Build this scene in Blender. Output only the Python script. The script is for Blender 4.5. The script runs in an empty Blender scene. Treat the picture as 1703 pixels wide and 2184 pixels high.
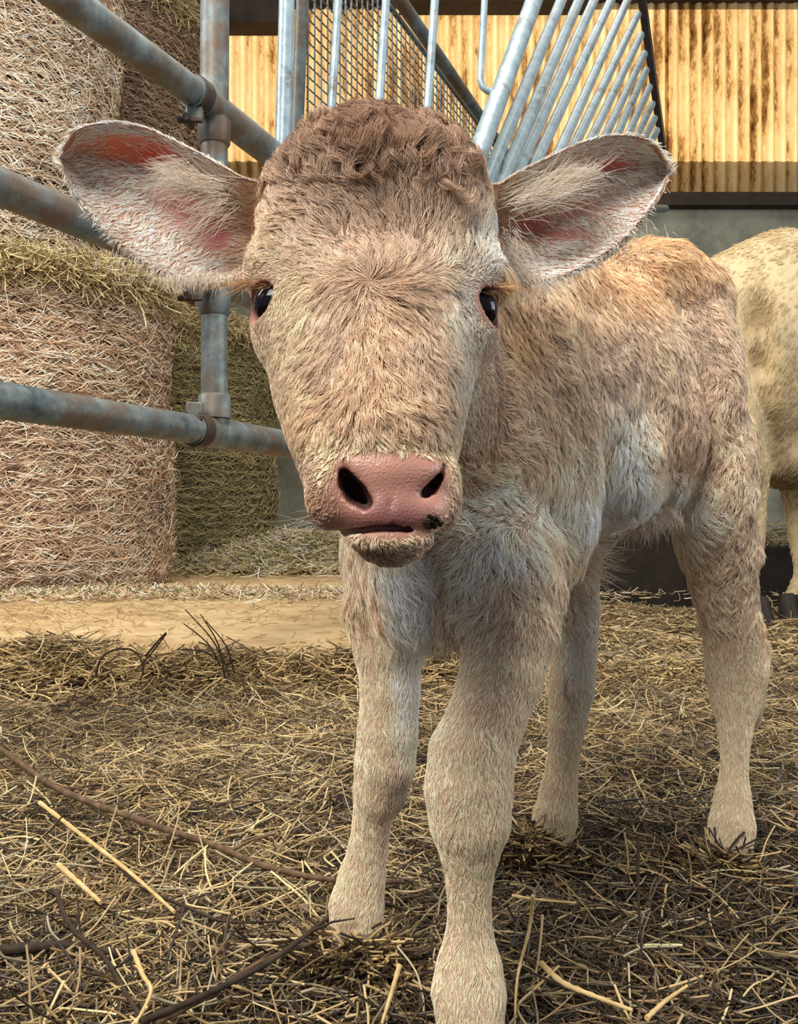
import bpy, math, random
import numpy as np
from mathutils import Vector, Matrix

# ------------------------------------------------------------------ camera, light, exposure
SC = bpy.context.scene
COL = SC.collection
F, CX, CY, CAMZ = 1900.0, 851.5, 1092.0, 0.42      # focal length in pixels of a 1703x2184 frame, camera height
cam_d = bpy.data.cameras.new('camera'); cam = bpy.data.objects.new('camera', cam_d); COL.objects.link(cam)
cam.location = (0, 0, CAMZ); cam.rotation_euler = (math.pi / 2, 0, 0)
cam_d.sensor_fit = 'AUTO'; cam_d.sensor_width = 36; cam_d.lens = 36 * F / 2184; cam_d.clip_start = 0.02
SC.camera = cam
SC.view_settings.view_transform = 'Standard'; SC.view_settings.look = 'None'
SC.view_settings.gamma = 1; SC.view_settings.use_curve_mapping = False
SC.view_settings.exposure = 0.14

world = bpy.data.worlds.new('world'); SC.world = world; world.use_nodes = True
wb = world.node_tree.nodes['Background']; wb.inputs[0].default_value = (0.78, 0.86, 1.0, 1); wb.inputs[1].default_value = 0.32


def area(name, loc, target, size, power, color, sy=None):
    d = bpy.data.lights.new(name, 'AREA'); d.energy = power; d.color = color
    d.shape = 'RECTANGLE'; d.size = size; d.size_y = sy or size
    o = bpy.data.objects.new(name, d); COL.objects.link(o); o.location = loc
    o.rotation_euler = (Vector(target) - Vector(loc)).to_track_quat('-Z', 'Y').to_euler()
    return o


area('barn_door_daylight', (-1.3, -1.4, 3.1), (0.1, 1.0, 0.4), 1.5, 165, (1.0, 0.955, 0.90), 1.6)
area('skylight_daylight', (0.3, 1.5, 3.9), (0.2, 1.6, 0.0), 1.6, 100, (1.0, 0.96, 0.90), 2.2)
area('rear_fill', (0.9, 4.6, 4.7), (0.7, 4.9, 0.0), 2.2, 55, (1.0, 0.94, 0.84), 2.0)  # unseen overhead fill, added to brighten the back wall and cow
area('side_opening_daylight', (3.6, 0.9, 1.5), (0.3, 1.0, 0.45), 1.8, 62, (0.94, 0.97, 1.0), 1.6)
area('alley_daylight', (-3.2, 1.6, 3.2), (-1.7, 4.4, 1.3), 1.6, 120, (1.0, 0.94, 0.9), 1.6)
sun_d = bpy.data.lights.new('sun', 'SUN'); sun_d.energy = 5.6; sun_d.color = (1.0, 0.84, 0.62); sun_d.angle = 0.01
sun = bpy.data.objects.new('sun', sun_d); COL.objects.link(sun)
sun.rotation_euler = Vector((-0.12, -1.0, -0.55)).to_track_quat('-Z', 'Y').to_euler()

rng = np.random.default_rng(7)
random.seed(7)


# ------------------------------------------------------------------ helpers
def P(px, py, d):
    return np.array([(px - CX) / F * d, d, CAMZ - (py - CY) / F * d])


def proj(p):
    d = np.maximum(p[:, 1], 0.05)
    return CX + p[:, 0] / d * F, CY - (p[:, 2] - CAMZ) / d * F


def srgb(c):
    c = np.asarray(c, float) / 255.0
    return np.where(c <= 0.04045, c / 12.92, ((c + 0.055) / 1.055) ** 2.4)


def _h(ix, iy, iz, s):
    with np.errstate(over='ignore'):
        x = (ix.astype(np.int64) * 73856093) ^ (iy.astype(np.int64) * 19349663) ^ (iz.astype(np.int64) * 83492791) ^ (s * 2654435761)
        x = x & 0xffffffff
        x = ((x ^ (x >> 16)) * 0x45d9f3b) & 0xffffffff
        x = ((x ^ (x >> 16)) * 0x45d9f3b) & 0xffffffff
        x = x ^ (x >> 16)
    return (x & 0xffffff) / float(0xffffff)


def vnoise(p, scale, seed=0):
    q = p / scale; i = np.floor(q); f = q - i; f = f * f * (3 - 2 * f); i = i.astype(np.int64)
    r = 0
    for a in (0, 1):
        for b in (0, 1):
            for c in (0, 1):
                w = (f[:, 0] if a else 1 - f[:, 0]) * (f[:, 1] if b else 1 - f[:, 1]) * (f[:, 2] if c else 1 - f[:, 2])
                r = r + w * _h(i[:, 0] + a, i[:, 1] + b, i[:, 2] + c, seed)
    return r * 2 - 1


def clumps(p, cell, seed=0):
    """nearest jittered cell centre: its position and three random numbers"""
    n = len(p); cell = np.broadcast_to(np.asarray(cell, float), (n,))[:, None]
    q = p / cell; base = np.floor(q).astype(np.int64)
    best = np.full(n, 1e9); bp = np.zeros((n, 3)); rnd = np.zeros((n, 3))
    for a in (-1, 0, 1):
        for b in (-1, 0, 1):
            for c in (-1, 0, 1):
                ix, iy, iz = base[:, 0] + a, base[:, 1] + b, base[:, 2] + c
                ctr = np.stack([ix + _h(ix, iy, iz, seed), iy + _h(ix, iy, iz, seed + 1), iz + _h(ix, iy, iz, seed + 2)], 1)
                dd = ((ctr - q) ** 2).sum(1); m = dd < best
                best[m] = dd[m]; bp[m] = ctr[m]
                rnd[m] = np.stack([_h(ix, iy, iz, seed + 3), _h(ix, iy, iz, seed + 4), _h(ix, iy, iz, seed + 5)], 1)[m]
    return bp * cell, rnd


def link(name, data, parent=None):
    o = bpy.data.objects.new(name, data); COL.objects.link(o)
    if parent is not None: o.parent = parent
    return o


def tag(o, label=None, cat=None, group=None, kind=None):
    if label: o['label'] = label
    if cat: o['category'] = cat
    if group: o['group'] = group
    if kind: o['kind'] = kind
    return o


def empty(name, loc=(0, 0, 0)):
    o = bpy.data.objects.new(name, None); COL.objects.link(o); o.location = loc; o.empty_display_size = 0.05
    return o


def mesh_np(name, V, faces, mat, parent=None, smooth=True, origin=None):
    """faces: an (n,4) or (n,3) array or a list of tuples"""
    me = bpy.data.meshes.new(name)
    V = np.asarray(V, float)
    if origin is None: origin = np.zeros(3)
    if parent is not None:
        Lc = V - np.array(parent.location)
    else:
        Lc = V - origin
    if isinstance(faces, np.ndarray):
        k = faces.shape[1]; n = len(faces)
        me.vertices.add(len(V)); me.vertices.foreach_set('co', Lc.astype(np.float32).ravel())
        me.loops.add(n * k); me.loops.foreach_set('vertex_index', faces.astype(np.int32).ravel())
        me.polygons.add(n); me.polygons.foreach_set('loop_start', np.arange(0, n * k, k, dtype=np.int32))
        me.update(calc_edges=True)
    else:
        me.from_pydata(Lc.tolist(), [], faces)
    me.validate()
    if smooth: me.polygons.foreach_set('use_smooth', np.ones(len(me.polygons), bool))
    me.materials.append(mat)
    o = link(name, me, parent)
    if parent is None: o.location = origin
    return o


class MB:
    def __init__(s): s.V = []; s.F = []

    def add(s, V, Fc):
        b = len(s.V); s.V.extend([tuple(v) for v in V]); s.F.extend([tuple(i + b for i in f) for f in Fc])

    def tube(s, pts, r, seg=14, caps=True, squash=None):
        pts = [Vector(p) for p in pts]; n = len(pts); r = [r] * n if not hasattr(r, '__len__') else r
        T = []
        for i in range(n):
            a = pts[max(i - 1, 0)]; b = pts[min(i + 1, n - 1)]; T.append((b - a).normalized())
        up = Vector((0, 0, 1)) if abs(T[0].z) < 0.9 else Vector((1, 0, 0))
        N = (up - T[0] * up.dot(T[0])).normalized(); V = []
        for i in range(n):
            N = (N - T[i] * N.dot(T[i])).normalized(); B = T[i].cross(N)
            for k in range(seg):
                a = 2 * math.pi * k / seg
                V.append(pts[i] + (N * math.cos(a) + B * math.sin(a)) * r[i])
        Fc = []
        for i in range(n - 1):
            for k in range(seg):
                k2 = (k + 1) % seg
                Fc.append((i * seg + k, i * seg + k2, (i + 1) * seg + k2, (i + 1) * seg + k))
        if caps:
            Fc.append(tuple(range(seg))[::-1]); Fc.append(tuple((n - 1) * seg + k for k in range(seg)))
        s.add(V, Fc)

    def box(s, c, sz, ax=None):
        c = Vector(c); ax = ax or (Vector((1, 0, 0)), Vector((0, 1, 0)), Vector((0, 0, 1)))
        V = []
        for i in (-1, 1):
            for j in (-1, 1):
                for k in (-1, 1):
                    V.append(c + ax[0] * (i * sz[0] / 2) + ax[1] * (j * sz[1] / 2) + ax[2] * (k * sz[2] / 2))
        s.add(V, [(0, 1, 3, 2), (4, 6, 7, 5), (0, 4, 5, 1), (2, 3, 7, 6), (0, 2, 6, 4), (1, 5, 7, 3)])

    def build(s, name, mat, parent=None, smooth=True, bevel=0):
        o = mesh_np(name, np.array([tuple(v) for v in s.V]), s.F, mat, parent, smooth,
                    origin=np.array([tuple(v) for v in s.V]).mean(0))
        if bevel:
            m = o.modifiers.new('bevel', 'BEVEL'); m.width = bevel; m.segments = 2
        if smooth:
            try: o.data.set_sharp_from_angle(angle=math.radians(45))
            except Exception: pass
        return o


def curves_obj(name, pts, radii, cols, mat, parent=None, origin=None):
    """pts (n,k,3), radii (n,k), cols (n,3): real hair-curve geometry"""
    n, k, _ = pts.shape
    c = bpy.data.hair_curves.new(name); c.add_curves([k] * n)
    off = np.array(parent.location) if parent is not None else (np.zeros(3) if origin is None else origin)
    c.points.foreach_set('position', (pts - off).astype(np.float32).ravel())
    if c.attributes.get('radius') is None: c.attributes.new('radius', 'FLOAT', 'POINT')
    c.attributes['radius'].data.foreach_set('value', radii.astype(np.float32).ravel())
    at = c.attributes.new('col', 'FLOAT_VECTOR', 'CURVE')
    at.data.foreach_set('vector', cols.astype(np.float32).ravel())
    c.materials.append(mat)
    o = link(name, c, parent)
    if parent is None: o.location = off
    return o


# ------------------------------------------------------------------ materials
def mat(name):
    m = bpy.data.materials.new(name); m.use_nodes = True
    nt = m.node_tree; b = nt.nodes['Principled BSDF']
    return m, nt, b


def N(nt, t, **kw):
    n = nt.nodes.new(t)
    for k, v in kw.items():
        if hasattr(n, k): setattr(n, k, v)
        else: n.inputs[k].default_value = v
    return n


def ramp(nt, src, stops):
    r = nt.nodes.new('ShaderNodeValToRGB'); el = r.color_ramp.elements
    while len(el) < len(stops): el.new(0.5)
    for e, (p, c) in zip(el, stops):
        e.position = p; e.color = (*srgb(c), 1) if len(c) == 3 else c
    nt.links.new(src, r.inputs[0]); return r


def strand_mat(name, rough=0.55, spec=0.35, noise=None):
    m, nt, b = mat(name)
    a = N(nt, 'ShaderNodeAttribute', attribute_name='col')
    b.inputs['Roughness'].default_value = rough
    b.inputs['Specular IOR Level'].default_value = spec
    nt.links.new(a.outputs['Vector'], b.inputs['Base Color'])
    return m


def galv(name, c1, c2, rust, rough=0.45, metal=0.55, scale=1.0, rustamt=0.62):
    m, nt, b = mat(name)
    tc = N(nt, 'ShaderNodeTexCoord')
    n1 = N(nt, 'ShaderNodeTexNoise'); n1.inputs['Scale'].default_value = 22 * scale; n1.inputs['Detail'].default_value = 8; n1.inputs['Roughness'].default_value = 0.7
    n2 = N(nt, 'ShaderNodeTexNoise'); n2.inputs['Scale'].default_value = 7 * scale; n2.inputs['Detail'].default_value = 9; n2.inputs['Roughness'].default_value = 0.72
    nt.links.new(tc.outputs['Object'], n1.inputs['Vector']); nt.links.new(tc.outputs['Object'], n2.inputs['Vector'])
    r1 = ramp(nt, n1.outputs['Fac'], [(0.32, c1), (0.66, c2)])
    r2 = ramp(nt, n2.outputs['Fac'], [(rustamt - 0.13, (0, 0, 0)), (rustamt, (255, 255, 255))])
    mx = N(nt, 'ShaderNodeMix', data_type='RGBA')
    nt.links.new(r2.outputs[0], mx.inputs[0]); nt.links.new(r1.outputs[0], mx.inputs[6]); mx.inputs[7].default_value = (*srgb(rust), 1)
    nt.links.new(mx.outputs[2], b.inputs['Base Color'])
    b.inputs['Metallic'].default_value = metal; b.inputs['Roughness'].default_value = rough
    bp = N(nt, 'ShaderNodeBump'); bp.inputs['Strength'].default_value = 0.35; bp.inputs['Distance'].default_value = 0.002
    nt.links.new(n1.outputs['Fac'], bp.inputs['Height']); nt.links.new(bp.outputs[0], b.inputs['Normal'])
    return m


M_PIPE = galv('weathered_galvanised_pipe', (70, 82, 86), (140, 150, 146), (112, 94, 76), 0.52, 0.3, 1.0, 0.60)
M_BLUE = galv('bright_galvanised_bar', (128, 150, 160), (178, 196, 200), (112, 102, 88), 0.42, 0.3, 1.3, 0.68)
M_DARKMETAL = galv('dark_steel', (34, 34, 36), (62, 62, 64), (60, 44, 34), 0.5, 0.4)
M_BOLT = galv('rusty_bolt', (50, 44, 40), (86, 76, 68), (90, 58, 38), 0.6, 0.4, 3)


def noise_mat(name, stops, scale=8, detail=8, rough=0.9, bump=0.4, bdist=0.01, coord='Object', stretch=(1, 1, 1)):
    m, nt, b = mat(name)
    tc = N(nt, 'ShaderNodeTexCoord'); mp = N(nt, 'ShaderNodeMapping'); mp.inputs['Scale'].default_value = stretch
    nt.links.new(tc.outputs[coord], mp.inputs[0])
    n1 = N(nt, 'ShaderNodeTexNoise'); n1.inputs['Scale'].default_value = scale; n1.inputs['Detail'].default_value = detail; n1.inputs['Roughness'].default_value = 0.7
    nt.links.new(mp.outputs[0], n1.inputs['Vector'])
    r = ramp(nt, n1.outputs['Fac'], stops); nt.links.new(r.outputs[0], b.inputs['Base Color'])
    b.inputs['Roughness'].default_value = rough; b.inputs['Specular IOR Level'].default_value = 0.2
    bp = N(nt, 'ShaderNodeBump'); bp.inputs['Strength'].default_value = bump; bp.inputs['Distance'].default_value = bdist
    nt.links.new(n1.outputs['Fac'], bp.inputs['Height']); nt.links.new(bp.outputs[0], b.inputs['Normal'])
    return m


M_SOIL = noise_mat('dark_litter', [(0.3, (26, 19, 12)), (0.55, (58, 43, 26)), (0.75, (92, 72, 44))], 30, 10, 0.95, 0.8, 0.02)
M_AISLE = noise_mat('dusty_concrete', [(0.3, (150, 122, 84)), (0.5, (190, 162, 118)), (0.72, (214, 190, 148))], 6, 12, 0.9, 0.3, 0.01)
M_CONC = noise_mat('stained_concrete', [(0.25, (88, 88, 76)), (0.5, (150, 150, 132)), (0.75, (182, 182, 164))], 2.5, 12, 0.9, 0.25, 0.01)
M_KERB = noise_mat('dark_concrete', [(0.3, (28, 23, 19)), (0.7, (52, 44, 36))], 5, 10, 0.9, 0.4, 0.01)
M_DARK = noise_mat('dark_timber', [(0.3, (44, 37, 32)), (0.7, (74, 64, 56))], 3, 8, 0.85, 0.2, 0.01)
M_BALE = noise_mat('packed_hay', [(0.3, (70, 52, 36)), (0.55, (128, 102, 72)), (0.75, (176, 150, 112))], 40, 10, 0.95, 0.7, 0.02, stretch=(1, 1, 2.5))
M_STRAND_HAY = strand_mat('hay_stems', 0.5, 0.3)
M_STRAND_STRAW = strand_mat('straw_stems', 0.38, 0.5)
M_FUR = strand_mat('calf_hair', 0.5, 0.28)

# ------------------------------------------------------------------ the setting
WALL_Y = 7.0


def setting_box(name, c, s, m, bevel=0):
    b = MB(); b.box(c, s); o = b.build(name, m, None, False, bevel); tag(o, kind='structure'); return o


def ground_h(x, y):
    p = np.stack([x, y, np.zeros_like(x)], 1)
    h = 0.016 * vnoise(p, 0.23, 3) + 0.009 * vnoise(p, 0.09, 4) + 0.02 * vnoise(p, 0.7, 5) - 0.004
    near = np.exp(-(((x - 0.04) / 0.35) ** 2 + ((y - 0.85) / 0.45) ** 2))
    return h * (1 - 0.6 * near)


nx, ny = 150, 170
gx = np.linspace(-4.2, 4.6, nx); gy = np.linspace(-1.5, WALL_Y, ny)
GX, GY = np.meshgrid(gx, gy, indexing='ij'); gh = ground_h(GX.ravel(), GY.ravel())
idx = np.arange(nx * ny).reshape(nx, ny)
Fq = np.stack([idx[:-1, :-1], idx[1:, :-1], idx[1:, 1:], idx[:-1, 1:]], -1).reshape(-1, 4)
tag(mesh_np('floor', np.stack([GX.ravel(), GY.ravel(), gh - 0.012], 1), Fq, M_SOIL), kind='structure')

AISLE_Y, AISLE_Z = 2.25, 0.07
setting_box('floor_aisle', (-2.05, (AISLE_Y + WALL_Y) / 2, AISLE_Z / 2 - 0.03), (4.5, WALL_Y - AISLE_Y, AISLE_Z + 0.06), M_AISLE, 0.01)
setting_box('wall_back', (0.2, WALL_Y + 0.14, 1.60), (9.0, 0.2, 3.20), M_CONC)
setting_box('wall_back_upper', (0.2, WALL_Y + 0.16, 5.0), (9.0, 0.16, 1.0), M_DARK)
setting_box('trim_3', (-2.5, WALL_Y - 0.16, 4.36), (3.3, 0.2, 0.46), M_DARK)
setting_box('trim_4', (0.75, WALL_Y - 0.16, 4.46), (1.5, 0.2, 0.34), M_DARK)
setting_box('ceiling', (0.2, 3.0, 5.3), (10.0, 9.5, 0.12), M_DARK)
setting_box('wall_kerb', (0.92, 4.0, 0.20), (1.24, 0.2, 0.40), M_KERB, 0.01)
setting_box('wall_kerb_low', (3.04, 4.0, 0.13), (3.0, 0.2, 0.27), M_KERB, 0.01)

# translucent corrugated sheets, each a sheet of its own
ms, nt, b = mat('yellowed_fibreglass')
tc = N(nt, 'ShaderNodeTexCoord'); mp = N(nt, 'ShaderNodeMapping'); mp.inputs['Scale'].default_value = (1, 1, 0.35)
nt.links.new(tc.outputs['Object'], mp.inputs[0])
n1 = N(nt, 'ShaderNodeTexNoise'); n1.inputs['Scale'].default_value = 16; n1.inputs['Detail'].default_value = 14; n1.inputs['Roughness'].default_value = 0.85
n2 = N(nt, 'ShaderNodeTexNoise'); n2.inputs['Scale'].default_value = 2.2; n2.inputs['Detail'].default_value = 9; n2.inputs['Roughness'].default_value = 0.7
nt.links.new(mp.outputs[0], n1.inputs['Vector']); nt.links.new(mp.outputs[0], n2.inputs['Vector'])
mul = N(nt, 'ShaderNodeMath', operation='ADD'); nt.links.new(n1.outputs[0], mul.inputs[0]); nt.links.new(n2.outputs[0], mul.inputs[1])
r = ramp(nt, mul.outputs[0], [(0.62 / 1, (0, 0, 0)), (1, (255, 255, 255))])
mr = N(nt, 'ShaderNodeMapRange'); mr.inputs[1].default_value = 0.70; mr.inputs[2].default_value = 1.25
sx_ = N(nt, 'ShaderNodeSeparateXYZ'); nt.links.new(tc.outputs['Object'], sx_.inputs[0])
k1 = N(nt, 'ShaderNodeMath', operation='MULTIPLY'); k1.inputs[1].default_value = 2 * math.pi / 0.094; nt.links.new(sx_.outputs[0], k1.inputs[0])
k2 = N(nt, 'ShaderNodeMath', operation='COSINE'); nt.links.new(k1.outputs[0], k2.inputs[0])
k3 = N(nt, 'ShaderNodeMath', operation='MULTIPLY_ADD'); k3.inputs[1].default_value = 0.085; nt.links.new(k2.outputs[0], k3.inputs[0]); nt.links.new(mul.outputs[0], k3.inputs[2])  # darker along the grooves: corrugation shading put into the sheet colour
nt.links.new(k3.outputs[0], mr.inputs[0])
r = ramp(nt, mr.outputs[0], [(0.0, (60, 38, 18)), (0.28, (150, 108, 60)), (0.45, (226, 190, 130)), (1.0, (250, 232, 186))])
tr = N(nt, 'ShaderNodeBsdfTranslucent'); df = N(nt, 'ShaderNodeBsdfDiffuse'); mx = N(nt, 'ShaderNodeMixShader'); mx.inputs[0].default_value = 0.35
nt.links.new(r.outputs[0], tr.inputs[0]); nt.links.new(r.outputs[0], df.inputs[0])
nt.links.new(tr.outputs[0], mx.inputs[1]); nt.links.new(df.outputs[0], mx.inputs[2])
nt.links.new(mx.outputs[0], nt.nodes['Material Output'].inputs[0])
SHEETS = [(-4.2, -1.95), (-1.99, 0.12), (0.08, 2.12), (2.08, 4.6)]
for i, (x0, x1) in enumerate(SHEETS):
    n = int((x1 - x0) / 0.094 * 10); xs = np.linspace(x0, x1, n)
    yy = WALL_Y - 0.02 - 0.004 * (i % 2) - 0.022 * np.cos(xs / 0.094 * 2 * math.pi)
    zb = 2.90; zt = 4.36 + 0.05 * (i - 1)
    V = np.concatenate([np.stack([xs, yy, np.full(n, zz)], 1) for zz in np.linspace(zb, zt, 8)] +
                       [np.stack([xs, yy + 0.003, np.full(n, zz)], 1) for zz in np.linspace(zb, zt, 8)])
    g = np.arange(8 * n).reshape(8, n)
    Fc = np.stack([g[:-1, :-1], g[:-1, 1:], g[1:, 1:], g[1:, :-1]], -1).reshape(-1, 4)
    o = mesh_np('window_%d' % (i + 1), V[:8 * n], Fc, ms, smooth=True)
    tag(o, kind='structure')
# rough edge of debris and dark board above the sheets
trim = MB()
trim.box((0.2, WALL_Y - 0.1, 4.50), (9.0, 0.14, 0.2)); o = trim.build('trim_1', M_DARK, None, False); tag(o, kind='structure')
trim = MB(); trim.box((0.2, WALL_Y - 0.02, 2.86), (9.0, 0.10, 0.10)); o = trim.build('trim_2', M_DARK, None, False); tag(o, kind='structure')


# ------------------------------------------------------------------ straw on the floor
def straws(x, y, z, L, rad, cols, pitch=0.25, bend=0.25, k=5, head=None):
    n = len(x)
    th = rng.uniform(0, 2 * math.pi, n) if head is None else head
    ph = rng.normal(0, pitch, n)
    D = np.stack([np.cos(th) * np.cos(ph), np.sin(th) * np.cos(ph), np.sin(ph)], 1)
    B = np.stack([-np.sin(th), np.cos(th), np.zeros(n)], 1)
    U = np.cross(D, B)
    t = np.linspace(-0.5, 0.5, k)
    c1 = rng.normal(0, bend, n); c2 = rng.normal(0, bend * 0.6, n); kk = rng.normal(0, 0.15, n) * bend * 3
    p = np.stack([x, y, z], 1)[:, None, :] + L[:, None, None] * (t[None, :, None] * D[:, None, :] +
        ((t ** 2)[None, :] * c1[:, None] + np.abs(t)[None, :] * kk[:, None])[:, :, None] * B[:, None, :] + ((t ** 2)[None, :] * c2[:, None])[:, :, None] * U[:, None, :])
    R = np.repeat(rad[:, None], k, 1)
    return p, R


STRAW_C = np.array([srgb(c) for c in [(216, 190, 138), (188, 160, 110), (150, 124, 82), (108, 86, 56), (74, 58, 38), (46, 36, 25), (182, 170, 138), (128, 116, 84)]])


def straw_cols(n, w, var=0.18):
    w = np.array(w, float); w /= w.sum()
    c = STRAW_C[rng.choice(len(STRAW_C), n, p=w)]
    return c * (1 + rng.normal(0, var, n))[:, None].clip(0.4, 1.7)


def scatter(n, ymin, ymax, pw):
    u = rng.uniform(0, 1, n); y = (ymin ** pw + u * (ymax ** pw - ymin ** pw)) ** (1 / pw)
    half = 0.49 * y + 0.25
    return rng.uniform(-1, 1, n) * half, y


def bedding(n, lo, hi, ymin, ymax, zlo, zhi, w, wd, rl, pitch, name, label):
    x, y = scatter(n, ymin, ymax, 0.75)
    onaisle = (y > AISLE_Y - 0.02) & (x < 0.2)
    frontier = AISLE_Y + 0.05 + 0.22 * vnoise(np.stack([x, x * 0, x * 0], 1), 0.3, 9) + 0.12 * vnoise(np.stack([x, y, x * 0], 1), 0.06, 10) + 0.1 * (x + 0.9) * 0
    keep = ~(onaisle & (y > frontier)) | (rng.uniform(0, 1, n) < 0.0)
    keep &= ~((x > 0.3) & (y > 3.9))
    x, y = x[keep], y[keep]; n = len(x)
    z = ground_h(x, y) + rng.uniform(zlo, zhi, n) + np.where((x < .2), np.clip((y - AISLE_Y + .12) / .12, 0, 1) * AISLE_Z, 0)
    L = rng.uniform(lo, hi, n) * rng.uniform(0.5, 1.1, n)
    # wet trampled litter: a stain around the hind feet and to the right
    px, py = proj(np.stack([x, y, z], 1))
    pt = np.stack([x, y, x * 0], 1)
    wet = np.clip(0.75 * np.exp(-(((x - 0.24) / 0.26) ** 2 + ((y - 0.85) / 0.28) ** 2)) + 0.75 * np.clip((x - 0.04) / 0.15, 0, 1) * np.clip((1.45 - y) / 0.5, 0, 1) + 0.45 * np.exp(-((x + 0.1) / 0.5) ** 2 - ((y - 0.75) / 0.1) ** 2) + 0.25 * vnoise(pt, 0.12, 12) + 0.20, 0, 0.97)
    c1 = straw_cols(n, w); c2 = straw_cols(n, wd)
    pick = rng.uniform(0, 1, n) < wet
    c = np.where(pick[:, None], c2, c1) * (.88 + 0.30 * vnoise(pt, 0.08, 14))[:, None]
    p, R = straws(x, y, z, L, rng.uniform(*rl, n), np.clip(c, 0.004, 0.8), pitch, 0.35)
    # keep stems above the litter
    hh = ground_h(p[:, :, 0].ravel(), p[:, :, 1].ravel()).reshape(p.shape[:2])
    p[:, :, 2] = np.maximum(p[:, :, 2], hh - 0.006)
    o = curves_obj(name, p, R, np.clip(c, 0.004, 0.8), M_STRAND_STRAW)
    return tag(o, label, 'straw', kind='stuff')


bedding(170000, 0.03, 0.085, 0.62, 2.4, -0.012, 0.016, [2, 4, 6, 6, 4, 3, 1, 2], [0, .5, 1, 2, 5, 8, .3, 1], (0.0003, 0.00085), 0.3, 'straw_bedding', 'short trampled straw and hay covering the barn floor around the calf')
bedding(16000, 0.04, 0.13, 0.62, 2.4, 0.006, 0.03, [6, 6, 4, 2, 1, 1, 2, 1], [1, 2, 2, 3, 4, 4, 1, 1], (0.00045, 0.0012), 0.28, 'loose_straw', 'longer pale loose stems lying over the trampled straw')
bedding(32000, 0.05, 0.16, 2.2, 3.9, -0.01, 0.03, [4, 6, 6, 4, 2, 1, 1, 2], [2, 2, 3, 3, 3, 3, .3, 1], (0.001, 0.0022), 0.2, 'far_straw', 'yellow straw spread on the floor behind the calf towards the dark kerb')


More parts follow.
